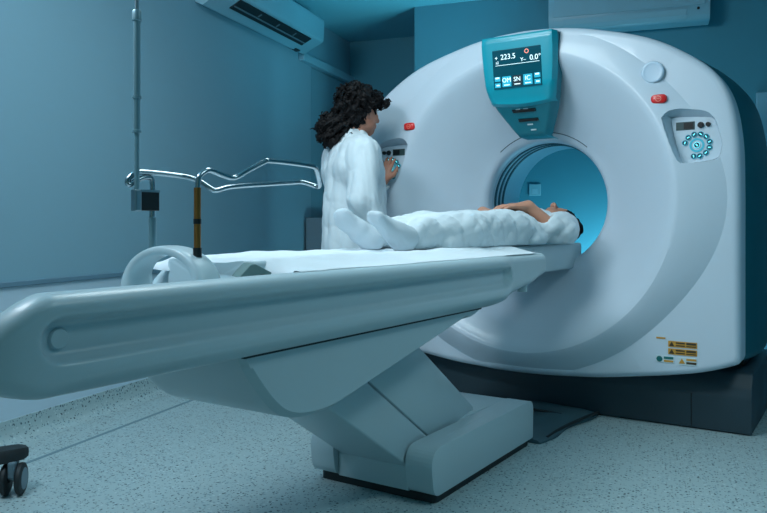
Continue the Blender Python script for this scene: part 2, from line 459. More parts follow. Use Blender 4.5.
def around(P, n=48, c=(-.655, 1.30)):
    """resample a star-shaped loop by angle about c so two loops match up"""
    P = catmull(P, 6, closed=True)
    a = np.array([math.atan2(p[1]-c[1], p[0]-c[0]) for p in P]); r = np.array([math.hypot(p[0]-c[0], p[1]-c[1]) for p in P])
    q = np.argsort(a); t = np.linspace(-PI, PI, n, endpoint=False)
    rr = np.interp(t, a[q], r[q], period=2*PI)
    return [(c[0]+rr[i]*math.cos(t[i]), c[1]+rr[i]*math.sin(t[i])) for i in range(n)]
oo, pp = around(outer2), around(plate2)
for s in (1, -1):
    O, Pl = mir(oo, s), mir([((p[0]+.655)*.995-.655, (p[1]-1.3)*.995+1.3) for p in pp], s)
    g = [[(x, 3.40, z) for x, z in O], [(x, 3.455, z) for x, z in O], [(x, 3.50, z) for x, z in Pl]]
    cb = MB().grid(g, cv=True)
    n = len(O); cb.f.append(tuple(range(n))); cb.f.append(tuple(range(2*n, 3*n)))
    co = cb.build('cutter', M['white'], smooth=0)
    md = cover.modifiers.new('pocket', 'BOOLEAN'); md.operation = 'DIFFERENCE'; md.solver = 'EXACT'; md.object = co
    bpy.context.view_layer.update()
    dg = bpy.context.evaluated_depsgraph_get()
    me2 = bpy.data.meshes.new_from_object(cover.evaluated_get(dg))
    cover.modifiers.clear(); cover.data = me2
    me2.polygons.foreach_set('use_smooth', [True]*len(me2.polygons)); me2.set_sharp_from_angle(angle=math.radians(24))
    bpy.data.objects.remove(co)

# rear shell
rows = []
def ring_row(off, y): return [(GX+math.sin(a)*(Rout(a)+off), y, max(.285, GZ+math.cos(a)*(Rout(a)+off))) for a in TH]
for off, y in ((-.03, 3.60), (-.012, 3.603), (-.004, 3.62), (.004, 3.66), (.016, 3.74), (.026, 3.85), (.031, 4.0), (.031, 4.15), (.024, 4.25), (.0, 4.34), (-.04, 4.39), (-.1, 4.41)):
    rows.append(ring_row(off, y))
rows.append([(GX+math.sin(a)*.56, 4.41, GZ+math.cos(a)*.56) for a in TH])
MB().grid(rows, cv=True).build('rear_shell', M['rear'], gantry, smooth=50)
# bore liner
MB().lathe([(.345, -.03), (.33, -.01), (.325, .0), (.322, .03), (.322, .36), (.335, .40), (.38, .46), (.46, .53), (.56, .61), (.57, .60), (.47, .51), (.37, .41), (.345, .36)], (GX, 3.80, GZ), 'y', 96, closed=True).build('bore_liner', M['bore'], gantry, smooth=60)
for y in (3.835, 3.885, 3.935):
    MB().lathe([(.3235, -.010), (.3185, -.010), (.3175, 0), (.3185, .010), (.3235, .010)], (GX, y, GZ), 'y', 96, closed=True).build('bore_ring', M['groove'], gantry, smooth=60)
# thin seam arc over the bore
pts = []
for k in range(33):
    a = math.radians(-40+80*k/32); r = .39+.0*k
    z = GZ+.352*math.cos(a)**.6 if False else GZ+math.cos(a)*r-.02; x = GX+math.sin(a)*r*.95
    rr = math.hypot(x-GX, z-GZ); pts.append((x, Yf(rr)-.0005, z))
MB().tube(pts, .0022, 6).build('seam', M['seam'], gantry)

# plinth the gantry stands on
b = MB().prism([(3.602, .004), (4.38, .004), (4.38, .275), (3.69, .275), (3.655, .265), (3.615, .205), (3.602, .16)], 'x', -2.46, -.443, bev=.01)
b = b.build('plinth', M['base'], gantry, smooth=35)
MB().box(-2.40, -.50, 3.80, 4.33, .26, .32).build('shadow_filler', M['black'], gantry, smooth=0)  # black block put in to darken the shaded gap under the cover
MB().box(-.694, -.690, 3.5995, 3.604, .012, .162).build('seam', M['black'], b, smooth=0)

# teal display panel on the centreline
def panel_surface(zs, w_of, y_of, edge=.06, cols=25, flare=.10):
    rows = []
    for z in zs:
        row = []
        for j in range(cols):
            s = -1+2*j/(cols-1); w = w_of(z)
            e = max(0, abs(s)-.86)/.14
            row.append((GX+s*w, y_of(z)+flare*(1-math.sqrt(max(0, 1-e*e))), z))
        rows.append(row)
    return rows
def w_up(z): return float(np.interp(z, [1.37, 1.395, 1.42, 1.46, 1.505, 1.56, 1.62, 1.70, 1.78, 1.825, 1.845, 1.855], [.070, .090, .105, .130, .156, .178, .190, .197, .201, .201, .198, .194]))
def y_lo(z): return float(np.interp(z, [1.36, 1.385, 1.43, 1.53, 1.60, 1.84, 1.90], [3.60, 3.575, 3.535, 3.45, 3.415, 3.385, 3.40]))
zs = list(np.linspace(1.385, 1.84, 34))
rows = panel_surface(zs, w_up, y_lo, flare=.075)
rows = [[(x, y+.13, z-.012) for x, y, z in rows[0]], [(x, y+.02, z-.008) for x, y, z in rows[0]]]+rows+[[(x, y+.02, z+.012) for x, y, z in rows[-1]], [(x, y+.12, z+.016) for x, y, z in rows[-1]]]
lower = MB().grid(rows).build('display_housing', M['teal2'], gantry, smooth=50)
# raised monitor bezel
zs = list(np.linspace(1.545, 1.838, 16))
def w_bz(z): return w_up(z)*.985 if z > 1.60 else w_up(z)*.985*(1-.0*(1.6-z))
rows = panel_surface(zs, lambda z: w_up(z)*.99, lambda z: y_lo(z)-.014, flare=.035)
bot = []
for (x, y, z) in rows[0]:
    bot.append((x, y+.03, z-.014-.022*(1-((x-GX)/.19)**2)))
b0 = [(x, y-.004+.008, z-.004-.02*(1-((x-GX)/.19)**2)) for x, y, z in rows[0]]
top = [(x, y+.006, z+.012) for x, y, z in rows[-1]]; top2 = [(x, y+.05, z+.016) for x, y, z in rows[-1]]
rows = [bot, b0]+rows+[top, top2]
bezel = MB().grid(rows).build('display_bezel', M['teal'], gantry, smooth=50)
# screen: a tilted flat plate with its writing
Os = Vector((GX, 0, 0))
zb, zt = 1.596, 1.782
ytb, ytt = y_lo(zb)-.0185, y_lo(zt)-.0185
sl = math.atan2(ytb-ytt, zt-zb)       # tilt back at the foot
Ts = Matrix.Translation((GX, (ytb+ytt)/2, (zb+zt)/2)) @ Matrix.Rotation(PI/2+sl*1.0, 4, 'X')
SW, SH = .252, .19
scr = MB().box(-SW/2, SW/2, -SH/2, SH/2, -.02, .0, T=Ts, bev=.004).build('display_screen', M['screen'], gantry, smooth=0)
tx = MB()
def TS(x, y, z=.0008): return Ts @ Matrix.Translation((x, y, z))
text_mesh('223.5', .036, tx, TS(-.042, .058)); text_mesh('0.0°', .036, tx, TS(.098, .040))
text_mesh('+', .03, tx, TS(-.104, .056)); text_mesh('s2', .018, tx, TS(-.100, .034)); text_mesh('Y–', .026, tx, TS(.036, .036))
tx.box(-.11, .118, .0195, .0215, 0, .001, T=Ts)
for x, wd in ((-.055, .03), (0.0, .03), (.055, .03)): tx.box(x-wd/2, x+wd/2, -.079, -.0745, .0006, .0018, T=Ts)
for x in (-.1035, .1035):
    tx.box(x-.010, x+.010, -.043, -.036, .0006, .0018, T=Ts); tx.box(x-.006, x+.010, -.078, -.072, .0006, .0018, T=Ts)
text_mesh('OM', .03, tx, TS(-.055, -.054, .002)); text_mesh('SN', .03, tx, TS(0, -.054, .002)); text_mesh('IC', .03, tx, TS(.055, -.054, .002))
tx.build('screen_text', M['screentext'], scr, smooth=0, fixn=False)
for x, y, wd, hh, mk in ((-.055, -.06, .046, .05, 'screenkey'), (0, -.06, .046, .05, 'screenkeydark'), (.055, -.06, .046, .05, 'screenkey'),
                     (-.1035, -.045, .03, .022, 'screenkey'), (-.1035, -.075, .03, .022, 'screenkey'), (.1035, -.045, .03, .022, 'screenkey'), (.1035, -.075, .03, .022, 'screenkey')):
    MB().box(x-wd/2, x+wd/2, y-hh/2, y+hh/2, -.001, .0006, T=Ts).build('screen_key', M[mk], scr, smooth=0)
MB().lathe([(.011, 0), (.011, .0012), (.007, .0012), (.007, 0)], (0, 0, 0), 'z', 20, T=TS(.055, .074, 0), closed=True).build('screen_icon', M['orangeicon'], scr)
# slots in the housing under the monitor
for z, x0, x1, hh in ((1.498, -.062, .062, .009), (1.455, -.045, .060, .007)):
    y = y_lo(z)
    T = Matrix.Translation((GX, y, z)) @ Matrix.Rotation(math.radians(-50), 4, 'X')
    sp = MB().prism(rounded([(x0, -hh), (x1, -hh), (x1, hh), (x0, hh)], hh*.95), 'y', -.004, .01, T=T).build('slot', M['black'], lower, smooth=0)
    if z > 1.48:
        for x in (-.03, .01): MB().box(x-.012, x+.012, -.006, -.0035, -.003, .003, T=T).build('slot_label', M['labelwhite'], sp, smooth=0)
for z, x in ((1.432, 0.01), (1.407, .02)):
    T = Matrix.Translation((GX, y_lo(z), z)) @ Matrix.Rotation(math.radians(-50), 4, 'X')
    MB().box(x-.014, x+.014, -.0025, .004, -.004, .004, T=T).build('status_light', M['labelwhite'], lower, smooth=0)

# key panels, left and right
for s in (1, -1):
    P = mir(pp, s)
    X = lambda x: x if s > 0 else KX-x
    dz = 0 if s > 0 else KZ
    pl = MB().prism([((x-X0_)*1.035+X0_, (z-1.3-dz)*1.035+1.3+dz) for x, z in P for X0_ in (X(-.655),)], 'y', 3.482, 3.51).build('key_panel', M['plate'], gantry, smooth=30)
    Y0 = 3.482
    def disc(x, z, r, name, m, par, hgt=.004, n=20):
        z = z+dz
        return MB().lathe([(0.0001, -hgt-.0), (r*.82, -hgt), (r, -hgt*.4), (r, .004)], (X(x), Y0, z), 'y', n).build(name, m, par, smooth=40)
    xa, xb = sorted((X(-.733), X(-.655))); 
    lc = MB().box(xa, xb, Y0-.003, Y0+.003, 1.343+dz, 1.379+dz, bev=.002).build('key_display', M['lcd'], pl, smooth=0)
    xa, xb = sorted((X(-.700), X(-.660)))
    MB().box(xa, xb, Y0-.0045, Y0, 1.347+dz, 1.375+dz).build('display_window', M['black'], lc, smooth=0)
    disc(-.630, 1.361, .0135, 'rotary_knob', M['black'], pl, .012); disc(-.600, 1.362, .0105, 'rotary_knob', M['black'], pl, .012)
    cx, cz = -.646, 1.274
    MB().lathe([(.031, 0), (.031, -.0025), (.022, -.0025), (.022, 0)], (X(cx), Y0, cz+dz), 'y', 32, closed=True).build('key_ring', M['glow'], pl)
    spots = [(-.695, 1.286), (-.681, 1.309), (-.657, 1.321), (-.630, 1.321), (-.608, 1.309), (-.594, 1.286), (-.595, 1.261), (-.609, 1.239), (-.634, 1.226), (-.659, 1.226), (cx, cz)]
    for x, z in spots:
        r = .0125 if (x, z) != (cx, cz) else .0135
        bt = disc(x, z, r, 'button', M['btn'], pl)
        MB().lathe([(r*1.0, -.0035), (r*1.0, -.0048), (r*.84, -.0052), (r*.84, -.0038)], (X(x), Y0, z+dz), 'y', 20, closed=True).build('button_rim', M['glow'] if (x, z) != (cx, cz) else M['icon'], bt)
        T = Matrix.Translation((X(x), Y0-.0042, z+dz)) @ Matrix.Rotation(rng.uniform(0, 3), 4, 'Y')
        MB().box(-r*.45, r*.45, -.0012, .001, -r*.2, r*.2, T=T).build('button_icon', M['icon'], bt, smooth=0)
    # red stop button
    bx, bz = X(-.794), (1.482 if s > 0 else 1.455)
    by = Yf(math.hypot(bx-GX, bz-GZ), math.atan2(bx-GX, bz-GZ))
    rb = MB()
    prof = rounded([(-.034, -.020), (.034, -.020), (.034, .020), (-.034, .020)], .019, 6)
    g = [[(bx+x*f, by-y, bz+z*f) for x, z in prof] for f, y in ((1.0, -.014), (1.0, .004), (.94, .008), (.8, .0105), (.4, .0115), (.02, .0117))]
    st = rb.grid(g, cv=True).build('stop_button', M['red'], gantry, smooth=60)
    MB().lathe([(.013, -.001), (.013, -.0025), (.010, -.0025), (.010, -.001)], (bx, by-.0105, bz), 'y', 20, closed=True).box(bx-.007, bx+.007, by-.0138, by-.0105, bz-.0015, bz+.0015).build('button_symbol', M['redicon'], st)
# pale round cap above the right stop button
MB().lathe([(.0001, -.0035), (.03, -.0035), (.038, -.004), (.046, -.006), (.049, -.003), (.05, .006)], (-.824, 3.4405, 1.606), 'y', 40).build('round_cap', M['cap'], gantry, smooth=60)
# warning labels low on the right
def label(x0, x1, z0, z1, m):
    return MB().box(x0, x1, 3.4525, 3.456, z0, z1).build('warning_label', m, gantry, smooth=0)
def tri(par, x, z, s, m): MB().prism([(x-s, z-s*.8), (x+s, z-s*.8), (x, z+s)], 'y', 3.451, 3.4528).build('warning_triangle', m, par, smooth=0)
def bar(par, x0, x1, z0, z1, m, nm='label_text'): MB().box(x0, x1, 3.4512, 3.4528, z0, z1).build(nm, m, par, smooth=0)
label(-.811, -.772, .4185, .4255, M['orange'])
for z0 in (.386, .353):
    l = label(-.760, -.640, z0, z0+.026, M['orange']); tri(l, -.745, z0+.013, .011, M['ink'])
    bar(l, -.728, -.690, z0+.016, z0+.022, M['ink']); bar(l, -.728, -.690, z0+.005, z0+.010, M['ink']); bar(l, -.684, -.644, z0+.014, z0+.023, M['ink']); bar(l, -.684, -.644, z0+.005, z0+.009, M['ink'])
l = label(-.812, -.735, .314, .345, M['labelwhite'])
MB().lathe([(.0001, -.0012), (.013, -.0012), (.013, .001)], (-.797, 3.4525, .329), 'y', 20).build('label_symbol', M['labelgreen'], l)
bar(l, -.778, -.738, .331, .341, M['labelgreen']); bar(l, -.778, -.738, .318, .326, M['orange'])
l = label(-.720, -.640, .310, .343, M['labelwhite']); tri(l, -.702, .327, .013, M['orange'])
bar(l, -.684, -.643, .331, .340, M['orange']); bar(l, -.684, -.643, .316, .326, M['ink'])

# ================================================================== PATIENT TABLE
table = thing('patient_table', 'long white motorised patient table on a slanted lifting column and low base', 'table', (GX, 2.5, 0))
HW = .32
def body_rows():
    ys = list(np.linspace(.595, .84, 46))+list(np.linspace(.87, 2.5, 40))+list(np.linspace(2.52, 3.0, 28))
    rows = []
    for y in ys:
        # end rounding in plan and section
        t = max(0, (.735-y)/.14); w = HW-.11*(1-math.sqrt(max(0, 1-min(1, t)**2.4)))
        t2 = max(0, (y-2.97)/.03); w -= .018*(1-math.sqrt(max(0, 1-min(1, t2)**2)))
        w -= .014*float(sstep(2.56, 2.64, y))
        zt = .808-.100*min(1, t)**1.5
        zb = .628+.055*min(1, t)**1.8+.046*float(sstep(2.46, 2.82, y))+.036*float(sstep(2.80, 2.99, y))
        zm = zb+.034
        half = [(0, zt-.012), (w*.2, zt-.012), (w*.4, zt-.012), (w*.6, zt-.012), (w-.075, zt-.010), (w-.055, zt-.002), (w-.038, zt), (w-.022, zt-.002), (w-.010, zt-.008), (w-.003, zt-.017)]
        zz = np.linspace(zt-.026, zb+.03, 26)
        for z in zz:
            a, b_ = .748, 2.58
            dy = max(a-y, 0, y-b_); dd = math.hypot(dy, z-.7285)-.034
            depth = .029*float(1-sstep(-.010, .008, dd))
            lipo = .006*math.exp(-((z-.668)/.016)**2)*float(sstep(.70, .80, y))*(1-float(sstep(2.5, 2.6, y)))
            half.append((w-depth+lipo, float(z)))
        half += [(w-.004, zb+.020), (w-.014, zb+.009), (w-.032, zb+.002), (w-.06, zb), (0, zb)]
        loop = half+[(-x, z) for x, z in half[::-1][1:-1]]
        d1 = float(1-sstep(1.30, 1.36, y)); d2 = float(1-sstep(1.08, 1.20, y)); out = []
        for x, z in loop:
            if z > .70:
                k = min(1, max(0, (z-.70)/.06)); d2 = max(d2, float(1-sstep(1.38, 1.5, y))*float(1-sstep(-.19, -.15, x)))
                z -= k*(.022*d1*float(1-sstep(.17, .25, x))+.12*d2*float(1-sstep(-.06, .24, x)))
            out.append((GX+x, y, z))
        rows.append(out)
    return rows
rows = body_rows()
mb = MB().grid(rows, cv=True)
n = len(rows[0]); N = len(rows)
cf = [sum(p[i] for p in rows[0])/n for i in range(3)]
ins = [[(GX+(p[0]-GX)*f, p[1]-.012*(1-f), cf[2]+(p[2]-cf[2])*f) for p in rows[0]] for f in (1, .9, .6, .2, .02)]
mb.grid(ins, cv=True)
ins = [[(GX+(p[0]-GX)*f, p[1]+.004*(1-f), .75+(p[2]-.75)*f) for p in rows[-1]] for f in (1, .95, .5, .02)]
mb.grid(ins, cv=True)
body = mb.build('table_body', M['table'], table, smooth=50)
# round cap plug at the foot end of the side channel (both sides)
for s in (1, -1):
    MB().lathe([(.0001, .006), (.016, .006), (.0185, .003), (.019, -.002), (.0205, -.002), (.0205, -.008)], (0, 0, 0), 'x', 32, T=Matrix.Translation((GX+s*(HW-.029), .756, .7285)) @ Matrix.Diagonal((s, 1, 1, 1))).build('round_plug', M['table'], table, smooth=40)
# sliding cradle
CW = .168
mb = MB()
rows = []
for y in list(np.linspace(1.37, 1.42, 6))+list(np.linspace(1.5, 3.8, 24))+list(np.linspace(3.82, 3.872, 6)):
    t = max(0, (y-3.835)/.037); w = CW-.03*(1-math.sqrt(max(0, 1-min(1, t)**2)))
    t = max(0, (1.40-y)/.03); w -= .03*(1-math.sqrt(max(0, 1-min(1, t)**2)))
    zb = .702; zt = .832
    half = [(0, zt-.008), (w*.5, zt-.006), (w-.03, zt-.001), (w-.012, zt), (w-.004, zt-.003), (w, zt-.011), (w, zb+.012), (w-.004, zb+.004), (w-.012, zb), (0, zb)]
    rows.append([(GX+x, y, z) for x, z in half]+[(GX-x, y, z) for x, z in half[::-1][1:-1]])
mb.grid(rows, cv=True)
for r in (rows[0], rows[-1]): mb.grid([[(GX+(p[0]-GX)*f, p[1], .767+(p[2]-.767)*f) for p in r] for f in (1, .02)], cv=True)
MBc = mb.build('cradle', M['table'], table, smooth=50)
# arched handle across the foot end
mb = MB(); rows = []
for k in range(-3, 33):
    t = min(max(k, 0), 29)/29; a = PI*(1-t)
    rx, rz = .127, .092
    px, pz = GX+rx*math.cos(a), .768+rz*math.sin(a)**.85
    if k < 0 or k > 29: pz -= .008*(abs(min(k, 0)) if k < 0 else k-29)
    ta = math.atan2(rz*math.cos(a), -rx*math.sin(a))
    nx, nz = math.cos(a)*rz, math.sin(a)*rx; l = math.hypot(nx, nz); nx /= l; nz /= l
    flare = 1+.95*abs(2*t-1)**3
    wy = .033*(1+.25*abs(2*t-1)**3); th = .0125*flare
    sec = []
    for j in range(20):
        b = 2*PI*j/20; c, s_ = math.cos(b), math.sin(b)
        sx = math.copysign(abs(c)**.6, c)*wy; sz = math.copysign(abs(s_)**.6, s_)*th
        sec.append((px+nx*sz, 1.25+sx+.02*abs(2*t-1)**4*(0), pz+nz*sz))
    rows.append(sec)
MB().grid(rows, cv=True).build('arch_handle', M['table'], table, smooth=60)
# apron under the table body
prof = [(1.205, .640), (1.222, .60), (1.26, .55), (1.31, .497), (1.36, .464), (1.43, .448), (1.53, .447), (1.62, .462), (1.74, .487), (2.0, .54), (2.25, .592), (2.37, .616), (2.43, .640)]
prof = catmull(prof, 4)
mb = MB(); cols = []
XL, XR = GX-.20, GX+.283
for k in range(31):
    s = k/30; x = XL+(XR-XL)*s
    eR = max(0, (x-(XR-.02))/.02); eL = max(0, (XL+.10-x)/.10)
    fR = .012*(1-math.sqrt(max(0, 1-eR*eR))); fL = .07*(1-math.sqrt(max(0, 1-eL*eL)))
    cols.append([(x, y+(fR+fL)*(1 if y < 1.43 else max(0, 1-(y-1.43)/.15)), min(.640, z+(fR+fL)*(1 if z < .6 else 0))) for (y, z) in prof])
mb.grid(cols)
for c in (cols[0], cols[-1]): mb.grid([c, [(x, y, .640) for x, y, z in c]])
mb.grid([[c[0] for c in cols], [c[-1] for c in cols]])
mb.build('apron', M['table'], table, smooth=28)
MB().box(XR-.01, XR+.0012, 1.215, 2.41, .6245, .631).build('seam', M['rubber'], table, smooth=0)
# lifting column in two covers
AX = .142
MB().prism([(1.60, .463), (2.13, .118), (2.20, .07), (2.35, .12), (2.28, .178), (1.913, .430), (1.85, .50)], 'x', GX-AX, GX+AX, bev=.008, seg=3).build('lift_cover', M['table'], table, smooth=30)
MB().prism([(1.913, .438), (2.287, .180), (2.37, .12), (2.64, .12), (2.64, .212), (2.24, .49), (2.1, .58)], 'x', GX-AX+.003, GX+AX-.003, bev=.006).build('lift_cover', M['table'], table, smooth=30)
# base housing: two rounded side rails, a front panel, a rear deck, a dark plinth
mb = MB()
for s in (1, -1):
    x0, x1 = sorted((GX+s*.252, GX+s*.150))
    prof = rounded([(2.125, .03), (2.97, .03), (2.975, .190), (2.10, .190)], [.04, .01, .05, .10], 8)
    mb.prism(prof, 'x', x0, x1, bev=.018, seg=4)
base = mb.build('base_rail', M['table'], table, smooth=40)
bp_ = MB().prism([(2.138, .03), (2.25, .03), (2.25, .128), (2.16, .128), (2.138, .112)], 'x', GX-.1475, GX+.1475, bev=.004).build('base_front_panel', M['table'], table, smooth=30)
mb = MB().prism([(2.2, .03), (2.965, .03), (2.97, .17), (2.955, .184), (2.60, .200), (2.50, .185), (2.2, .11)], 'x', GX-.1515, GX+.1515, bev=.008)
mb.build('base_deck', M['table'], table, smooth=30)
for s in (1, -1):
    MB().prism(rounded([(GX+s*.208, 2.30), (GX+s*.17, 2.62), (GX+s*.20, 2.60)], .006), 'z', .186, .1905).build('base_groove', M['table'], base, smooth=0)
MB().prism(rounded([(GX-.238, 2.155), (GX+.238, 2.155), (GX+.238, 2.96), (GX-.238, 2.96)], .02), 'z', .0, .034).build('base_plinth', M['rubber'], table, smooth=30)
MB().cyl((GX+.262, 2.83, .655), (GX+.262, 2.83, .70), .02).build('table_stop', M['table'], table)

# paper-white sheet over the table
mb = MB(); rows = []
def tz(dx):
    a = abs(dx)
    return float(np.interp(a, [0, .10, .14, .168, .18, .21, .245, .275, .29, .30], [.8285, .830, .834, .8345, .832, .822, .8135, .8092, .8076, .8055]))
r_ = np.random.default_rng(3); ph = r_.uniform(0, 6, 6)
for i in range(110):
    y = 1.362+(2.90-1.362)*i/109
    row = []
    for j in range(61):
        s = -1+2*j/60; dx = s*(.290-.002*math.sin(y*5+ph[0])-.0015*math.sin(y*13))
        yy = y+(.02*s*s if i > 100 else (.02*(1+s)*(1-i/14) if i < 14 else 0))
        wr = .0022*math.sin(9*y+6*s+ph[1])+.0018*math.sin(23*y-11*s+ph[2]+2*math.sin(5*y))+.0012*math.sin(41*y+17*s+ph[3])
        e = 1-abs(s)**6
        row.append((GX+dx, yy, tz(dx)+.0009+.0016*(1-abs(s)**8)-(max(0, tz(dx)-.7985)*(1-i/4)**2*(1-sstep(.88,.95,abs(s))) if i < 4 else 0)+max(-.001, wr*e+.0012*e)))
    rows.append(row)
up = rows; dn = [[(x, y, z-.001) for x, y, z in r] for r in rows]
mb.grid(up).grid(dn, flip=True)
for a, b in ((up[0], dn[0]), (up[-1], dn[-1])): mb.grid([a, b])
mb.grid([[r[0] for r in up], [r[0] for r in dn]]); mb.grid([[r[-1] for r in up], [r[-1] for r in dn]])
tag(mb.build('bed_sheet', M['sheet'], smooth=80), 'thin white sheet spread along the top of the patient table', 'sheet')

# foam wedge by the arch
mb = MB().prism([(-.035, 0), (.035, 0), (.045, .010), (.005, .032), (-.006, .031)], 'x', -.045, .045, bev=.003, T=Matrix.Translation((-1.238, 1.305, .800)) @ Matrix.Rotation(math.radians(-35), 4, 'Z'))
tag(mb.build('foam_wedge', M['foam'], smooth=30), 'small grey-green foam wedge lying beside the arched handle on the table', 'wedge')

# bent chrome rail on two posts
rail = thing('arm_support', 'bent chrome tube arm support on two posts standing in the arched handle', 'arm support', (GX, 1.25, .86))
R1 = [(-1.355, 1.25, 1.00), (-1.355, 1.252, 1.022), (-1.355, 1.256, 1.038), (-1.355, 1.270, 1.050), (-1.355, 1.292, 1.056), (-1.355, 1.34, 1.045), (-1.354, 1.375, 1.043), (-1.340, 1.41, 1.064), (-1.325, 1.452, 1.087),
      (-1.321, 1.468, 1.0905), (-1.32, 1.55, 1.091), (-1.32, 1.635, 1.0885), (-1.322, 1.662, 1.084), (-1.338, 1.692, 1.066), (-1.368, 1.738, 1.042), (-1.384, 1.752, 1.037), (-1.400, 1.756, 1.040), (-1.432, 1.735, 1.0515), (-1.436, 1.69, 1.048), (-1.44, 1.462, 1.027),
      (-1.441, 1.40, 1.0145), (-1.447, 1.384, 1.0165), (-1.478, 1.372, 1.037), (-1.489, 1.350, 1.0455), (-1.505, 1.315, 1.051), (-1.52, 1.225, 1.0545), (-1.522, 1.198, 1.049), (-1.526, 1.182, 1.030), (-1.523, 1.186, 1.021), (-1.521, 1.200, 1.030), (-1.52, 1.224, 1.040), (-1.52, 1.243, 1.0415), (-1.52, 1.252, 1.033), (-1.52, 1.253, 1.00)]
MB().tube(catmull(R1, 4), .0068, 12).build('rail', M['chrome'], rail, smooth=60)
p1 = MB().cyl((-1.355, 1.25, .852), (-1.355, 1.25, 1.012), .0085).build('post', M['brass'], rail, smooth=60); p1['label'] = 'brass post'
for za, zb_, r in ((.925, .937, .0095), (.846, .868, .0105)): MB().cyl((-1.355, 1.25, za), (-1.355, 1.25, zb_), r).build('post_collar', M['black'], p1, smooth=60)
p2 = MB().cyl((-1.52, 1.252, .842), (-1.52, 1.252, 1.01), .0075).build('post', M['chrome'], rail, smooth=60); p2['label'] = 'chrome post'
MB().tube([(-1.52, 1.252, .842), (-1.52, 1.252, .935), (-1.52, 1.252, .943)], [.0105, .0105, .009], 16).build('post_sleeve', M['polegrey'], p2, smooth=60)

# drip pole clamped to the rear post
pole = thing('drip_pole', 'tall thin telescopic grey pole clamped upright to the chrome post by a black block', 'pole', (-1.51, 1.197, .96))
px, py = -1.51, 1.197
MB().tube([(px, py, .958), (px, py, 1.152)], .0064, 14).build('tube', M['polegrey'], pole, smooth=60)
MB().tube([(px, py, 1.15), (px, py, 1.435)], .0088, 14).build('tube', M['polegrey'], pole, smooth=60)
MB().tube([(px, py, 1.43), (px, py, 1.85)], .0052, 12).build('tube', M['steel'], pole, smooth=60)
MB().lathe([(.0088, 1.422), (.0118, 1.424), (.0118, 1.445), (.010, 1.449), (.004, 1.449)], (px, py, 0), 'z', 16).build('collar', M['polegrey'], pole, smooth=40)
for z in (1.236, 1.152):
    MB().lathe([(.0088, z-.004), (.0118, z-.003), (.0118, z+.003), (.0088, z+.004)], (px, py, 0), 'z', 16).build('collar', M['polegrey'], pole, smooth=40)
MB().tube(catmull([(px-.06, py, 1.86), (px-.05, py, 1.845), (px, py, 1.85), (px+.05, py, 1.845), (px+.06, py, 1.86)], 5), .0035, 8).build('hook', M['steel'], pole, smooth=60)
cl = MB().box(-1.528, -1.504, 1.206, 1.262, .958, 1.008, bev=.002).build('clamp_block', M['black'], pole, smooth=0)
MB().box(-1.523, -1.503, 1.188, 1.207, .956, 1.010, bev=.003).build('clamp_jaw', M['steel'], cl, smooth=0)
MB().box(-1.5045, -1.5025, 1.206, 1.262, 1.004, 1.010).build('clamp_edge', M['steel'], cl, smooth=0)

# floor cover between scanner and table base
mb = MB(); rows = []
for i in range(40):
    t = i/39; y = 2.985+t*.605
    row = []
    xr = -1.175+.055*t+.012*math.sin(t*9); xl = -1.74-.03*math.sin(t*7)
    for j in range(41):
        s = j/40; x = xl+(xr-xl)*s
        z = .010+.020*math.sin(s*PI)**.5+.006*math.sin(9*x+7*y)*math.sin(s*PI)+.004*math.sin(23*x-15*y)*math.sin(s*PI)
        row.append((x, y, z))
    rows.append(row)
bt = [[(x, y, .001) for x, y, z in r] for r in rows]
mb.grid(rows).grid(bt, flip=True)
for a, b in ((rows[0], bt[0]), (rows[-1], bt[-1])): mb.grid([a, b])
mb.grid([[r[0] for r in rows], [r[0] for r in bt]]); mb.grid([[r[-1] for r in rows], [r[-1] for r in bt]])
fc = mb.build('floor_cover', M['mat'], smooth=50); tag(fc, 'dark rumpled cover mat on the floor between scanner plinth and table base', 'mat')
for y in (3.42,):
    MB().tube([(-1.72+.06*k, y+.01*math.sin(k), .04-.004*abs(k-4)) for k in range(9)], .006, 8).build('strap', M['rubber'], fc)
MB().tube(catmull([(-1.172, 3.06, .012), (-1.168, 3.2, .016), (-1.145, 3.35, .022), (-1.118, 3.45, .03), (-1.112, 3.58, .02)], 5), .007, 8).build('edge_strip', M['rubber'], fc)

# ================================================================== REPEATED ROOM THINGS
# wall air conditioners, in room axes
def rthing(name, label, cat, loc, group=None):
    c, s = math.cos(ROOM), math.sin(ROOM)
    return thing(name, label, cat, (loc[0]*c-loc[1]*s, loc[0]*s+loc[1]*c, loc[2]), ROOM, group)
RT = Matrix.Rotation(ROOM, 4, 'Z')
ac = rthing('air_conditioner', 'wall air conditioner with open dark louvre high on the left wall', 'air conditioner', (WX, 4.4, 2.24))
Y0, Y1 = 3.82, 5.2
prof = rounded([(0, 2.262), (.05, 2.238), (.06, 2.2435), (.205, 2.3185), (.215, 2.33), (.225, 2.485), (.2, 2.505), (0, 2.505)], [.005, .02, .005, .01, .01, .03, .02, .005])
pts = [(WX+.001+x, z) for x, z in prof]
acb = MB().prism(pts, 'y', Y0, Y1, bev=.004, T=RT).build('casing', M['acwhite'], ac, smooth=50)
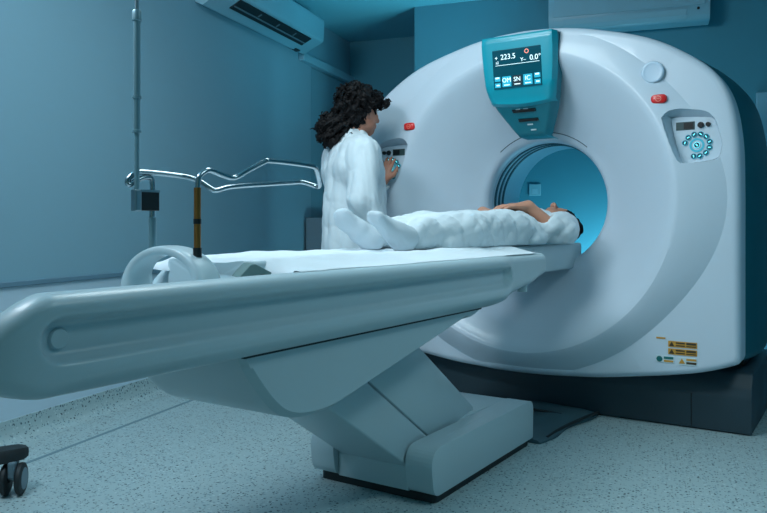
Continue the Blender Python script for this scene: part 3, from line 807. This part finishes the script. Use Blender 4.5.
# louvre slot follows the lower front chamfer
def ch(t, off=0):      # point along chamfer from back (0) to front (1)
    return (WX+.001+.060+t*.145+off*.45, 2.2435+t*.075-off*.9)
sa, sb = ch(.0, .0), ch(1, .0)
mb = MB()
for yA, yB in ((4.02, 5.03),):
    a, b = ch(.36, .006), ch(.92, .006); c_, d_ = ch(.92, -.02), ch(.36, -.02)
    mb.prism([a, b, c_, d_], 'y', yA, yB, T=RT)
mb.build('louvre', M['acgrille'], ac, smooth=0)
for t in (.52,):
    a, b, c_, d_ = ch(t, .010), ch(t+.06, .012), ch(t+.06, .004), ch(t, .004)
    MB().prism([a, b, c_, d_], 'y', 4.03, 5.02, T=RT).build('slat', M['metalgrey'], ac, smooth=0)
for y in (4.3, 4.55, 4.8):
    a, b = ch(.62, .0085), ch(.80, .0085); c_, d_ = ch(.80, .004), ch(.62, .004)
    MB().prism([a, b, c_, d_], 'y', y, y+.015, T=RT).build('vane', M['metalgrey'], ac, smooth=0)
MB().box(WX+.04, WX+.075, 5.02, 5.09, 2.238, 2.248, T=RT).build('drain_cover', M['acgrille'], ac, smooth=0)
tr = MB().box(WX+.001, WX+.05, 5.21, BY-.001, 2.20, 2.262, T=RT, bev=.006).build('cable_trunking', M['acwhite'], smooth=0)
tag(tr, 'pale pipe trunking running along the left wall from the air conditioner to the corner', 'trunking')

ac2 = rthing('air_conditioner', 'closed wall air conditioner above the scanner on the back wall', 'air conditioner', (-.16, CY, 2.25))
prof = rounded([(0, 2.262), (-.06, 2.252), (-.17, 2.256), (-.2, 2.285), (-.215, 2.34), (-.215, 2.50), (-.19, 2.53), (0, 2.53)], [.005, .02, .02, .01, .03, .03, .02, .005])
pts = [(CY-.001+y, z) for y, z in prof]
MB().prism(pts, 'x', -.66, .36, bev=.004, T=RT).build('casing', M['acwhite'], ac2, smooth=50)
MB().box(-.63, .33, CY-.222, CY-.214, 2.345, 2.515, T=RT, bev=.003).build('front_panel', M['acwhite'], ac2, smooth=0)
MB().prism([(CY-.196, 2.268), (CY-.21, 2.29), (CY-.219, 2.325), (CY-.213, 2.326), (CY-.2, 2.29)], 'x', -.56, .22, T=RT).build('air_flap', M['acwhite'], ac2, smooth=0)
MB().lathe([(.0001, -.003), (.008, -.003), (.009, .004)], (.29, CY-.214, 2.325), 'y', 16, T=RT).build('indicator_light', M['black'], ac2)

sk = rthing('wall_socket', 'small pale wall socket seen through the scanner bore on the back wall', 'socket', (-.783, CY, 1.18))
MB().box(-.825, -.741, CY-.012, CY-.001, 1.138, 1.222, T=RT, bev=.004).build('cover_plate', mat('socket_plastic', (122, 176, 192), .5), sk, smooth=0)
MB().box(-.803, -.763, CY-.0135, CY-.011, 1.150, 1.186, T=RT).build('socket_insert', M['acwhite'], sk, smooth=0)
# grey cabinet behind the assistant
cab = rthing('cabinet', 'narrow grey metal cabinet standing against the left wall behind the woman', 'cabinet', (WX+.14, 5.6, 0))
b = MB().box(WX+.02, WX+.30, 5.30, 5.62, .05, .985, T=RT, bev=.006).build('cabinet_body', M['metalgrey'], cab, smooth=0)
dr = MB().box(WX+.29, WX+.315, 5.31, 5.61, .08, .97, T=RT, bev=.004).build('door', M['metalgrey'], cab, smooth=0)
MB().box(WX+.314, WX+.33, 5.34, 5.35, .60, .72, T=RT).build('handle', M['steel'], dr, smooth=0)
MB().box(WX+.04, WX+.28, 5.32, 5.60, 0, .05, T=RT).build('plinth', M['black'], cab, smooth=0)

# equipment trolley foot reaching in at the left
tro = thing('equipment_trolley', 'dark trolley foot on a black twin-wheel castor at the left edge', 'trolley', (-2.6, 1.1, 0))
dv = Vector((-.30, -.954, 0)); 
def P2(t, z, side=0): return (-2.482+dv.x*t+dv.y*side, 1.455+dv.y*t-dv.x*side, z)
mb = MB(); rows = []
for t, wd, z0, z1 in ((-.045, .006, .138, .146), (-.04, .022, .124, .152), (-.02, .038, .118, .156), (.06, .045, .116, .158), (.5, .045, .116, .160), (.8, .045, .116, .160)):
    sec = [(-wd, z0), (wd, z0), (wd, z1-.015), (wd*.8, z1), (-wd*.8, z1), (-wd, z1-.015)]
    rows.append([P2(t, z, y) for y, z in sec])
mb.grid(rows, cv=True); mb.f.append(tuple(range(6))); mb.f.append(tuple(len(mb.v)-6+i for i in range(6)))
mb.build('foot', M['rubber'], tro, smooth=40)
mb = MB().box(-.09, .09, -.09, .09, .15, .20, bev=.02, T=Matrix.Translation((-2.6, .75, 0))).cyl((-2.6, .75, .19), (-2.6, .75, .8), .03)
mb.build('column', M['steel'], tro, smooth=40)
cz = .054
ca = MB().box(-.012, .012, -.03, .03, .06, .118, bev=.006, T=Matrix.Translation((-2.462, 1.440, 0)) @ Matrix.Rotation(math.radians(43), 4, 'Z')).build('castor', M['metalgrey'], tro, smooth=0)
TC = Matrix.Translation((-2.462, 1.440, cz)) @ Matrix.Rotation(math.radians(43), 4, 'Z')
for s in (1, -1):
    wl = MB().lathe([(.012, -.011), (.046, -.011), (.053, -.006), (.054, 0), (.053, .007), (.046, .011), (.012, .011)], (s*.024, 0, 0), 'x', 32, closed=True, T=TC).build('wheel', M['rubber'], ca, smooth=50)
    MB().lathe([(.0001, s*.0125), (.036, s*.0125), (.038, s*.009)], (s*.024, 0, 0), 'x', 32, T=TC).build('hub_cap', M['metalgrey'], wl, smooth=50)
MB().cyl((-.034, 0, 0), (.034, 0, 0), .008, T=TC).build('axle', M['steel'], ca)

# ================================================================== PEOPLE
def finger(S, base, d1, up, L, r, curl, k=.006):
    """three phalanges; d1 direction, up = back-of-hand normal, curl radians per joint"""
    d = Vector(d1).normalized(); u = Vector(up).normalized(); p = Vector(base); pts = [p.copy()]; rs = [r*1.08]
    ax = d.cross(u).normalized()
    for i, f in enumerate((.45, .31, .24)):
        d = Matrix.Rotation(-curl*(1 if i else .6), 3, ax) @ d
        p = p+d*L*f; pts.append(p.copy()); rs.append(r*(1, .92, .8)[i])
    S.chain([tuple(q) for q in pts], rs, k)
def hand(S, wrist, d, up, side, curl=.35, sc_=1., thumb_dir=None, spread=.16):
    """d: wrist to knuckles; up: back of the hand; side: towards the thumb"""
    d = Vector(d).normalized(); up = Vector(up); up = (up-d*up.dot(d)).normalized(); sd = Vector(side); sd = (sd-d*sd.dot(d)-up*sd.dot(up)).normalized()
    w = Vector(wrist)
    palm = .088*sc_
    R = np.array([list(d), list(sd), list(up)]).T
    S.ell(tuple(w+d*palm*.55), (palm*.62, .039*sc_, .0145*sc_), R, k=.012)
    S.cap(tuple(w), tuple(w+d*palm*.3), .024*sc_, .02*sc_, k=.015)
    lens = (.072, .080, .075, .060)
    for i in range(4):
        o = (1.5-i)*.0195*sc_
        b = w+d*(palm*(.92 if i in (1, 2) else .86))+sd*o
        fd = d+sd*spread*(1.5-i)*.5
        finger(S, b, fd, up, lens[i]*sc_, (.0086, .0088, .0084, .0074)[i]*sc_, curl*(1+.12*i))
    tb = w+d*palm*.22+sd*.026*sc_-up*.004
    td = (d*.75+sd*.75-up*.25) if thumb_dir is None else Vector(thumb_dir)
    td = td.normalized()
    S.chain([tuple(tb), tuple(tb+td*.034*sc_), tuple(tb+(td+d*.4).normalized()*.062*sc_), tuple(tb+(td+d*.8).normalized()*.082*sc_)], [.015*sc_, .0115*sc_, .0098*sc_, .008*sc_], .01)
def head(S, c, f, u, sc_=1.):
    """c: centre of the head, f: facing, u: crown"""
    f = Vector(f).normalized(); u = Vector(u); u = (u-f*u.dot(f)).normalized(); r = f.cross(u)
    c = Vector(c); R = np.array([list(r), list(f), list(u)]).T
    P = lambda x, y, z: tuple(c+(r*x+f*y+u*z)*sc_)
    e = lambda p, rr, k=.015, op='add': S.ell(P(*p), tuple(q*sc_ for q in rr), R, k, op)
    e((0, -.012, .028), (.074, .092, .086)); e((0, .025, -.03), (.060, .066, .082), .03); e((0, .056, -.088), (.028, .026, .024), .03)
    for s in (1, -1):
        e((s*.052, .01, -.062), (.016, .04, .028), .03); e((s*.036, .066, -.018), (.022, .018, .018), .02)
        e((s*.031, .090, .016), (.014, .012, .009), .008, 'sub')
        S.cap(P(s*.012, .088, .034), P(s*.048, .078, .034), .006*sc_, .005*sc_, .01)
        e((s*.073, -.004, -.004), (.007, .018, .031), .006); e((s*.075, .002, -.002), (.004, .009, .018), .004, 'sub')
        S.cap(P(s*.009, .108, -.030), P(s*.012, .098, -.034), .007*sc_, .006*sc_, .006)
    S.cap(P(0, .090, .022), P(0, .112, -.024), .008*sc_, .012*sc_, .012)
    S.cap(P(-.02, .088, -.055), P(.02, .088, -.055), .007*sc_, .007*sc_, .007); S.cap(P(-.016, .086, -.066), P(.016, .086, -.066), .008*sc_, .008*sc_, .006)
    S.cap(P(-.018, .099, -.0605), P(.018, .099, -.0605), .003*sc_, .003*sc_, .003, 'sub')
    return P

# ---- the woman at the key panel
FW = Vector((.5, .866, 0)).normalized(); RW = Vector((FW.y, -FW.x, 0)); OW = Vector((-2.260, 3.143, 0))
W = lambda x, y, z: tuple(OW+RW*x+FW*y+Vector((0, 0, z)))
woman = thing('person', 'woman with curly black hair in a white coat standing at the scanner pressing keys', 'person', tuple(OW), 0)
lo, hi = (-2.75, 2.72, 0), (-1.9, 3.56, 1.72)
HF = Vector((.33, .944, -.06)); hc = Vector(W(.01, .045, 1.506))
elbL = W(-.235, .13, 1.055)
wrL = (-2.215, 3.372, 1.165); elbR = W(.235, -.03, 1.05); wrR = W(.235, .10, .84)
S = Sdf(lo, hi, .0055)
for s in (1, -1):
    S.cap(W(s*.062, 0, .86), W(s*.075, .01, .48), .064, .052, .03); S.cap(W(s*.075, .01, .48), W(s*.08, -.015, .09), .05, .034, .03)
    S.cap(W(s*.08, -.03, .04), W(s*.09, .12, .03), .034, .028, .02)
S.ell(W(0, 0, .92), (.118, .118, .13), None, .03); S.ell(W(0, .0, 1.06), (.12, .12, .14), None, .05)
S.cap(W(-.09, .0, 1.22), W(.09, .0, 1.22), .105, .105, .05); S.cap(W(-.13, -.01, 1.31), W(.13, -.01, 1.31), .05, .05, .05)
S.cap(W(0, -.01, 1.33), tuple(hc+Vector((0, 0, -.06))-HF*.02), .058, .05, .03)
for sh, el, wr in ((W(-.165, 0, 1.30), elbL, wrL), (W(.165, 0, 1.30), elbR, wrR)):
    S.cap(sh, el, .046, .038, .03); S.cap(el, wr, .038, .025, .02)
hand(S, wrL, (.02, .3, .95), (0.25, -.96, .2), (.9, .3, 0), curl=.22, sc_=.95)
hand(S, wrR, tuple(FW*.25+Vector((0, 0, -1))), tuple(RW), tuple(FW), curl=.4)
PH = head(S, tuple(hc), HF, (0, 0, 1), .98)
link('body', S.mesh('body', 1), M['skin2'], woman, 180)
for s in (1, -1):
    MB().lathe([(.0115*math.sin(a*PI/10)+1e-5, -.0115*math.cos(a*PI/10)) for a in range(11)], PH(s*.031, .075, .015), 'z', 16).build('eye', M['eye'], woman, smooth=180)
# coat
S = Sdf(lo, hi, .006)
S.cap(W(-.09, -.005, 1.22), W(.09, -.005, 1.22), .115, .115, .05); S.cap(W(-.125, -.01, 1.30), W(.125, -.01, 1.30), .066, .066, .05)
S.ell(W(0, .0, 1.05), (.138, .138, .22), None, .06); S.ell(W(.01, .01, .80), (.158, .158, .34), None, .06)
S.cap(W(0, .04, 1.18), W(0, .045, 1.0), .125, .12, .05)
S.cap(W(0, -.01, 1.31), W(0, .012, 1.375), .080, .066, .02)
S.cap(W(.165, -.005, 1.29), W(.222, -.045, 1.05), .068, .064, .025); S.cap(W(.222, -.045, 1.05), W(.225, .07, .85), .062, .05, .025)
S.cap(W(-.165, 0, 1.29), elbL, .070, .062, .03); S.cap(elbL, wrL, .058, .040, .02)
S.noise(.008, (.17,), 5, stretch=(1, 1, .16), ridged=True); S.noise(.004, (.09,), 9, stretch=(1, 1, .35), ridged=True)
S.cut((0, 0, .58), (0, 0, -1)); 
wd_ = (Vector(wrL)-Vector(elbL)).normalized()
S.cap(tuple(Vector(wrL)+wd_*.06), tuple(Vector(wrL)+wd_*.03), .055, .052, .004, 'sub')
S.cap(W(0, .055, 1.47), W(0, .075, 1.36), .052, .035, .01, 'sub')
S.cap(W(0, .0, 1.47), W(0, .01, 1.40), .06, .058, .004, 'sub')
coat = link('coat', S.mesh('coat', 1), M['cloth'], woman, 180)
# collar fold, lapel edge, pocket trim
mb = MB(); rows = []
for k in range(25):
    a = -2.5+5.0*k/24 + PI
    front = -math.cos(a-0)  # 1 at the back
    cx_, cy_ = math.sin(a), math.cos(a)
    zt = 1.395-.03*max(0, cy_); rI, rO = .066, .092+.012*max(0, cy_)
    ctr = (0, .008)
    rows.append([W(ctr[0]+cx_*rI, ctr[1]+cy_*rI, zt), W(ctr[0]+cx_*(rI+.006), ctr[1]+cy_*(rI+.006), zt+.006), W(ctr[0]+cx_*rO, ctr[1]+cy_*rO, zt-.046-.02*max(0, cy_)), W(ctr[0]+cx_*(rO-.008), ctr[1]+cy_*(rO-.008), zt-.048-.02*max(0, cy_)), W(ctr[0]+cx_*(rI-.002), ctr[1]+cy_*(rI-.002), zt-.03)])
mb.grid(rows, cv=True).build('collar', M['cloth'], coat, smooth=60)
# trousers and shoes
S = Sdf((-2.6, 2.85, .03), (-1.95, 3.45, .75), .009)
for s in (1, -1):
    S.cap(W(s*.062, 0, .80), W(s*.075, .01, .48), .074, .068, .03); S.cap(W(s*.075, .01, .48), W(s*.08, -.01, .08), .068, .060, .03)
S.noise(.003, (.15, .09), 8, stretch=(1, 1, .5)); S.cut((0, 0, .075), (0, 0, -1))
link('trousers', S.mesh('trousers', 1), M['trouser'], woman, 180)
for s in (1, -1):
    S = Sdf((-2.6, 2.85, 0), (-1.95, 3.5, .16), .007)
    S.cap(W(s*.08, -.035, .045), W(s*.092, .14, .04), .046, .04, .02); S.cap(W(s*.08, -.03, .05), W(s*.08, -.02, .10), .046, .044, .02); S.cut((0, 0, .002), (0, 0, -1))
    link('shoe', S.mesh('shoe', 0), M['shoe'], woman, 180)
# curly hair
hr = Vector((HF.x, HF.y, 0)).normalized(); hs = Vector((hr.y, -hr.x, 0)); H = lambda x, y, z: tuple(hc+hs*x+hr*y+Vector((0, 0, z)))
S = Sdf((-2.62, 2.86, 1.24), (-1.98, 3.5, 1.72), .0055)
RH = np.array([list(hs), list(hr), [0, 0, 1]]).T
S.ell(H(0, -.025, .048), (.100, .115, .102), RH, .02); S.ell(H(0, -.05, .0), (.085, .075, .085), RH, .03)
S.ell(H(0, .062, .08), (.072, .06, .035), RH, .02); S.ell(H(.03, .118, .056), (.045, .03, .02), RH, .012)
for x, y, z, r in ((-.05, .075, .066, .024), (-.02, .098, .066, .026), (.025, .102, .062, .026), (.055, .082, .055, .024), (.07, .05, .045, .025), (.04, .115, .052, .016), (.0, .118, .056, .018)): S.ell(H(x, y, z), (r, r, r*.8), RH, .012)
# gathered mass at the nape
cam_left = Vector((-.836, -.549, 0))
for dx, dz, r in ((.09, -.045, .055), (.13, -.07, .064), (.155, -.062, .05), (.155, -.11, .058), (.12, -.13, .055), (.175, -.095, .05), (.08, -.09, .055)):
    q = hc+cam_left*dx+Vector((0, 0, dz))+Vector((-.549, .836, 0))*(-.02); S.ell(tuple(q), (r, r, r), None, .025)
S.noise(.011, (.05, .032, .02), 21, ridged=False); S.noise(.006, (.028, .017), 22)
S.cap(H(.078, .02, -.02), H(.12, .04, -.05), .036, .06, .01, 'sub')
S.cap(H(.0, .11, -.02), H(.0, .15, -.06), .075, .09, .01, 'sub')
hair = S.mesh('hair', 0)
# loose curls over the surface
hv = np.array([v.co for v in hair.vertices]); hn = np.array([v.normal for v in hair.vertices])
mb = MB(); mb.v = [tuple(v) for v in hv]; mb.f = [tuple(p.vertices) for p in hair.polygons]
rr_ = random.Random(4)
for _ in range(620):
    i = rr_.randrange(len(hv)); p = Vector(hv[i])
    if (p-Vector(H(.085, .02, -.03))).length < .062 or (p-Vector(H(0, .11, -.02))).length < .075: continue
    n_ = Vector(hn[i]); t_ = n_.orthogonal().normalized(); t_ = Matrix.Rotation(rr_.uniform(0, 6.28), 3, n_) @ t_; b_ = n_.cross(t_)
    R_ = rr_.uniform(.004, .009); L_ = rr_.uniform(.015, .04); turns = rr_.uniform(.7, 1.6); pts = []
    for k in range(9):
        u_ = k/8; a = turns*2*PI*u_
        pts.append(p-n_*.004+t_*(L_*u_-L_*.4)+b_*R_*math.sin(a)+n_*R_*(1-math.cos(a))*.7)
    mb.tube(pts, [.0022, .0028, .003, .003, .003, .0028, .0025, .002, .001], 4)
mb.build('hair', M['hair'], woman, smooth=180, weld=1e-7, fixn=False)

# ---- the patient lying on the table
pat = thing('person', 'dark-haired person in white lying on their back on the table, hands on belly', 'person', (GX, 3.0, .835))
lo, hi = (-1.83, 1.96, .80), (-1.10, 4.02, 1.12)
S = Sdf(lo, hi, .0055)
hipZ, Zb = .92, .835
hcP = Vector((-1.405, 3.825, .925)); HFP = Vector((-.12, .06, 1)).normalized()
FEET = ((-1, (-1.530, 2.245, .872), (-1.598, 2.165, .957), (-1.525, 2.48, .895)), (1, (-1.372, 2.222, .876), (-1.418, 2.118, .960), (-1.375, 2.46, .895)))
for s, ankle, toe, shin in FEET:
    kn = (-1.45+s*.085, 2.66, .905)
    S.cap((-1.45+s*.09, 3.08, .915), kn, .068, .050, .03); S.cap(kn, ankle, .048, .030, .03)
    A_, T_ = Vector(ankle), Vector(toe)
    S.cap(tuple(A_), tuple(A_+(T_-A_)*.8), .026, .018, .02)
S.ell((-1.45, 3.10, .905), (.15, .13, .068), None, .04); S.ell((-1.45, 3.28, .91), (.13, .15, .072), None, .05)
S.cap((-1.53, 3.46, .915), (-1.37, 3.46, .915), .078, .078, .05); S.cap((-1.57, 3.58, .915), (-1.33, 3.58, .915), .050, .050, .05)
S.cap((-1.45, 3.60, .915), (-1.41, 3.75, .94), .056, .050, .03)
elA, wrA = (-1.225, 3.345, .885), (-1.338, 3.258, 1.010)
elB, wrB = (-1.70, 3.36, .885), (-1.575, 3.27, .985)
S.cap((-1.285, 3.57, .915), elA, .044, .040, .03); S.cap(elA, wrA, .040, .027, .02)
S.cap((-1.62, 3.57, .915), elB, .044, .040, .03); S.cap(elB, wrB, .040, .027, .02)
hand(S, wrA, (-.70, -.71, .03), (.0, -.1, 1), (-.66, .74, 0), curl=.20, sc_=1.05)
hand(S, wrB, (.80, -.58, .02), (.0, -.1, 1), (.58, .80, 0), curl=.18, sc_=1.0)
PHP = head(S, tuple(hcP), HFP, (.05, 1, .05), .98)
link('body', S.mesh('body', 1), M['skin'], pat, 180)
for s in (1, -1):
    MB().lathe([(.0115*math.sin(a*PI/10)+1e-5, -.0115*math.cos(a*PI/10)) for a in range(11)], PHP(s*.031, .075, .015), 'z', 16).build('eye', M['skin'], pat, smooth=180)
# socks
for s, ankle, toe, shin in FEET:
    S = Sdf((-1.70, 1.98, .80), (-1.25, 2.6, 1.03), .0045)
    A_, T_ = Vector(ankle), Vector(toe); d_ = (T_-A_).normalized(); up_ = Vector((-.35, .85, .4)) if s < 0 else Vector((.3, .75, .6)); up_ = (up_-d_*up_.dot(d_)).normalized(); sd_ = d_.cross(up_)
    L_ = (T_-A_).length
    heel = A_-up_*.028-d_*.012
    S.cap(shin, ankle, .044, .038, .03); S.cap(tuple(heel), tuple(A_+d_*.04-up_*.012), .030, .034, .03)
    Rf = np.array([list(sd_), list(d_), list(up_)]).T
    S.cap(tuple(A_+up_*.004), tuple(A_+d_*L_*.6-up_*.004), .034, .028, .03)
    S.ell(tuple(A_+d_*L_*.45-up_*.014), (.031, .085, .023), Rf, .03); S.ell(tuple(A_+d_*L_*.86-up_*.014), (.037, .050, .020), Rf, .02)
    for q in range(5): S.ell(tuple(A_+d_*(L_*1.06-.006*abs(q-1.5+s*.0))-up_*.010+sd_*(q-2)*.0135), (.010, .016, .011), Rf, .014)
    S.noise(.0014, (.06, .035), 31+s)
    S.cut((0, 0, .8345), (0, 0, -1)); S.cut(tuple(Vector(shin)+Vector((0, .05, 0))), (0, 1, 0))
    link('sock', S.mesh('sock', 1), M['sock'], pat, 180)
# trousers
S = Sdf((-1.85, 2.15, .80), (-1.08, 3.42, 1.10), .0055)
for s in (-1, 1):
    kn = (-1.45+s*.085, 2.62, .900)
    S.cap((-1.45+s*.09, 3.06, .905), kn, .074, .064, .05); S.cap(kn, (-1.45+s*.075, 2.30 if s > 0 else 2.36, .886), .064, .054, .03)
S.ell((-1.45, 3.10, .900), (.185, .17, .078), None, .05); S.ell((-1.45, 2.66, .875), (.165, .28, .06), None, .05); S.ell((-1.42, 2.52, .915), (.07, .10, .044), None, .04)
S.cap((-1.30, 3.1, .85), (-1.32, 2.42, .845), .03, .02, .03)
S.noise(.007, (.22,), 14, stretch=(.45, 1, .7), ridged=True); S.noise(.003, (.09,), 15, stretch=(1, .6, 1), ridged=True)
S.cut((0, 0, .8375), (0, 0, -1)); S.cut((0, 2.285, .9), (.25, -1, -.42)); S.cut((0, 3.26, 0), (0, 1, .0))
link('trousers', S.mesh('trousers', 1), M['cloth'], pat, 180)
# tunic
S = Sdf((-1.85, 2.98, .80), (-1.06, 3.80, 1.12), .0055)
S.ell((-1.45, 3.22, .905), (.18, .20, .082), None, .04); S.cap((-1.54, 3.42, .915), (-1.36, 3.42, .915), .086, .086, .05); S.cap((-1.57, 3.58, .915), (-1.33, 3.58, .915), .062, .062, .05)
S.cap((-1.45, 3.60, .915), (-1.42, 3.67, .93), .072, .064, .03)
S.cap((-1.285, 3.575, .912), (-1.225, 3.375, .895), .070, .070, .03); S.cap((-1.225, 3.375, .895), (-1.25, 3.315, .918), .064, .058, .03)
S.cap((-1.62, 3.57, .912), (-1.70, 3.34, .895), .068, .064, .04); S.cap((-1.70, 3.34, .895), (-1.66, 3.29, .92), .062, .052, .03)
S.ell((-1.285, 3.21, .862), (.045, .07, .035), None, .03); S.ell((-1.262, 3.13, .852), (.022, .04, .014), None, .02)
S.chain([(-1.30, 3.11, .95), (-1.278, 3.15, .905), (-1.262, 3.205, .853)], [.010, .012, .014], .012)
S.noise(.005, (.18,), 17, stretch=(.8, .7, 1), ridged=True); S.noise(.003, (.08,), 19, ridged=True)
S.cut((0, 0, .8375), (0, 0, -1)); S.cut((0, 3.09, .9), (.12, -1, .1))
da = (Vector(wrA)-Vector(elA)).normalized(); q = Vector(elA)+da*.05
S.cap(tuple(q+da*.075), tuple(q+da*.055), .058, .058, .004, 'sub')
db = (Vector(wrB)-Vector(elB)).normalized(); q = Vector(elB)+db*.05
S.cap(tuple(q+db*.075), tuple(q+db*.055), .058, .058, .004, 'sub')
S.cap((-1.42, 3.80, .97), (-1.43, 3.72, .98), .085, .055, .01, 'sub')
link('tunic', S.mesh('tunic', 1), M['cloth'], pat, 180)
# short dark hair
S = Sdf((-1.60, 3.62, .80), (-1.22, 4.02, 1.10), .0055)
uP = Vector((.05, 1, .05)); uP = (uP-HFP*uP.dot(HFP)).normalized(); rP = HFP.cross(uP); RP = np.array([list(rP), list(HFP), list(uP)]).T
Q = lambda x, y, z: tuple(hcP+rP*x+HFP*y+uP*z)
S.ell(Q(0, -.022, .035), (.084, .092, .088), RP, .02); S.ell(Q(.0, .055, .085), (.058, .03, .028), RP, .02)
S.ell((-1.338, 3.885, .905), (.046, .055, .052), None, .03); S.ell((-1.36, 3.85, .955), (.04, .05, .04), None, .03)
S.noise(.005, (.04, .025), 41)
S.cap(Q(0, .12, -.03), Q(0, .10, -.07), .085, .09, .01, 'sub'); S.cut((0, 0, .838), (0, 0, -1))
S.cap(Q(.08, .02, -.02), Q(.10, .03, -.05), .03, .04, .01, 'sub'); S.cap(Q(-.08, .02, -.02), Q(-.10, .03, -.05), .03, .04, .01, 'sub')
link('hair', S.mesh('hair', 1), M['hair'], pat, 180)

# ================================================================== LIGHT
def area(name, loc, target, sx, sy, power, col, spread=180):
    l = bpy.data.lights.new(name, 'AREA'); l.shape = 'RECTANGLE'; l.size = sx; l.size_y = sy; l.energy = power; l.color = col; l.spread = math.radians(spread)
    o = bpy.data.objects.new(name, l); COL.objects.link(o); o.location = loc
    o.rotation_euler = (Vector(target)-Vector(loc)).to_track_quat('-Z', 'Y').to_euler()
    return o
area('ceiling_lamp', (-1.6, 2.2, 2.5), (-1.6, 2.5, 0), 1.0, .6, 18, (.80, .95, .98))
area('ceiling_lamp', (-2.15, .55, 2.5), (-1.2, 3.4, 1.2), 1.0, .6, 46, (.79, .90, .99))
area('ceiling_lamp', (.45, 2.0, 2.5), (.2, 2.1, 0), .8, .6, 10, (.72, .95, 1.0), 130)
area('ceiling_fill', (-2.05, 4.42, 1.52), (-2.7, 4.0, 2.6), .5, .2, 9, (.22, .82, 1.0), 120)  # added teal fill hidden behind the gantry, tints ceiling and back wall
area('rear_fill', (-1.2, 4.75, .35), (-2.2, 6.4, .7), .6, .3, 18, (.36, .84, 1.0))  # added fill without a known fixture, brightens the wall behind the bore
wd = bpy.data.worlds.new('world'); sc.world = wd; wd.use_nodes = True
wd.node_tree.nodes['Background'].inputs[0].default_value = (.22, .46, .46, 1)
wd.node_tree.nodes['Background'].inputs[1].default_value = .44

# ================================================================== CAMERA
cam = bpy.data.cameras.new('camera'); co = bpy.data.objects.new('camera', cam); COL.objects.link(co)
co.location = (0, 0, .92); co.rotation_euler = (PI/2, 0, math.radians(33.3))
cam.sensor_width = 36; cam.lens = 36*746/767; cam.shift_y = -30.5/767; cam.clip_start = .02
sc.camera = co
vs = sc.view_settings; vs.view_transform = 'Standard'; vs.look = 'None'; vs.gamma = 1; vs.exposure = .08; vs.use_curve_mapping = False
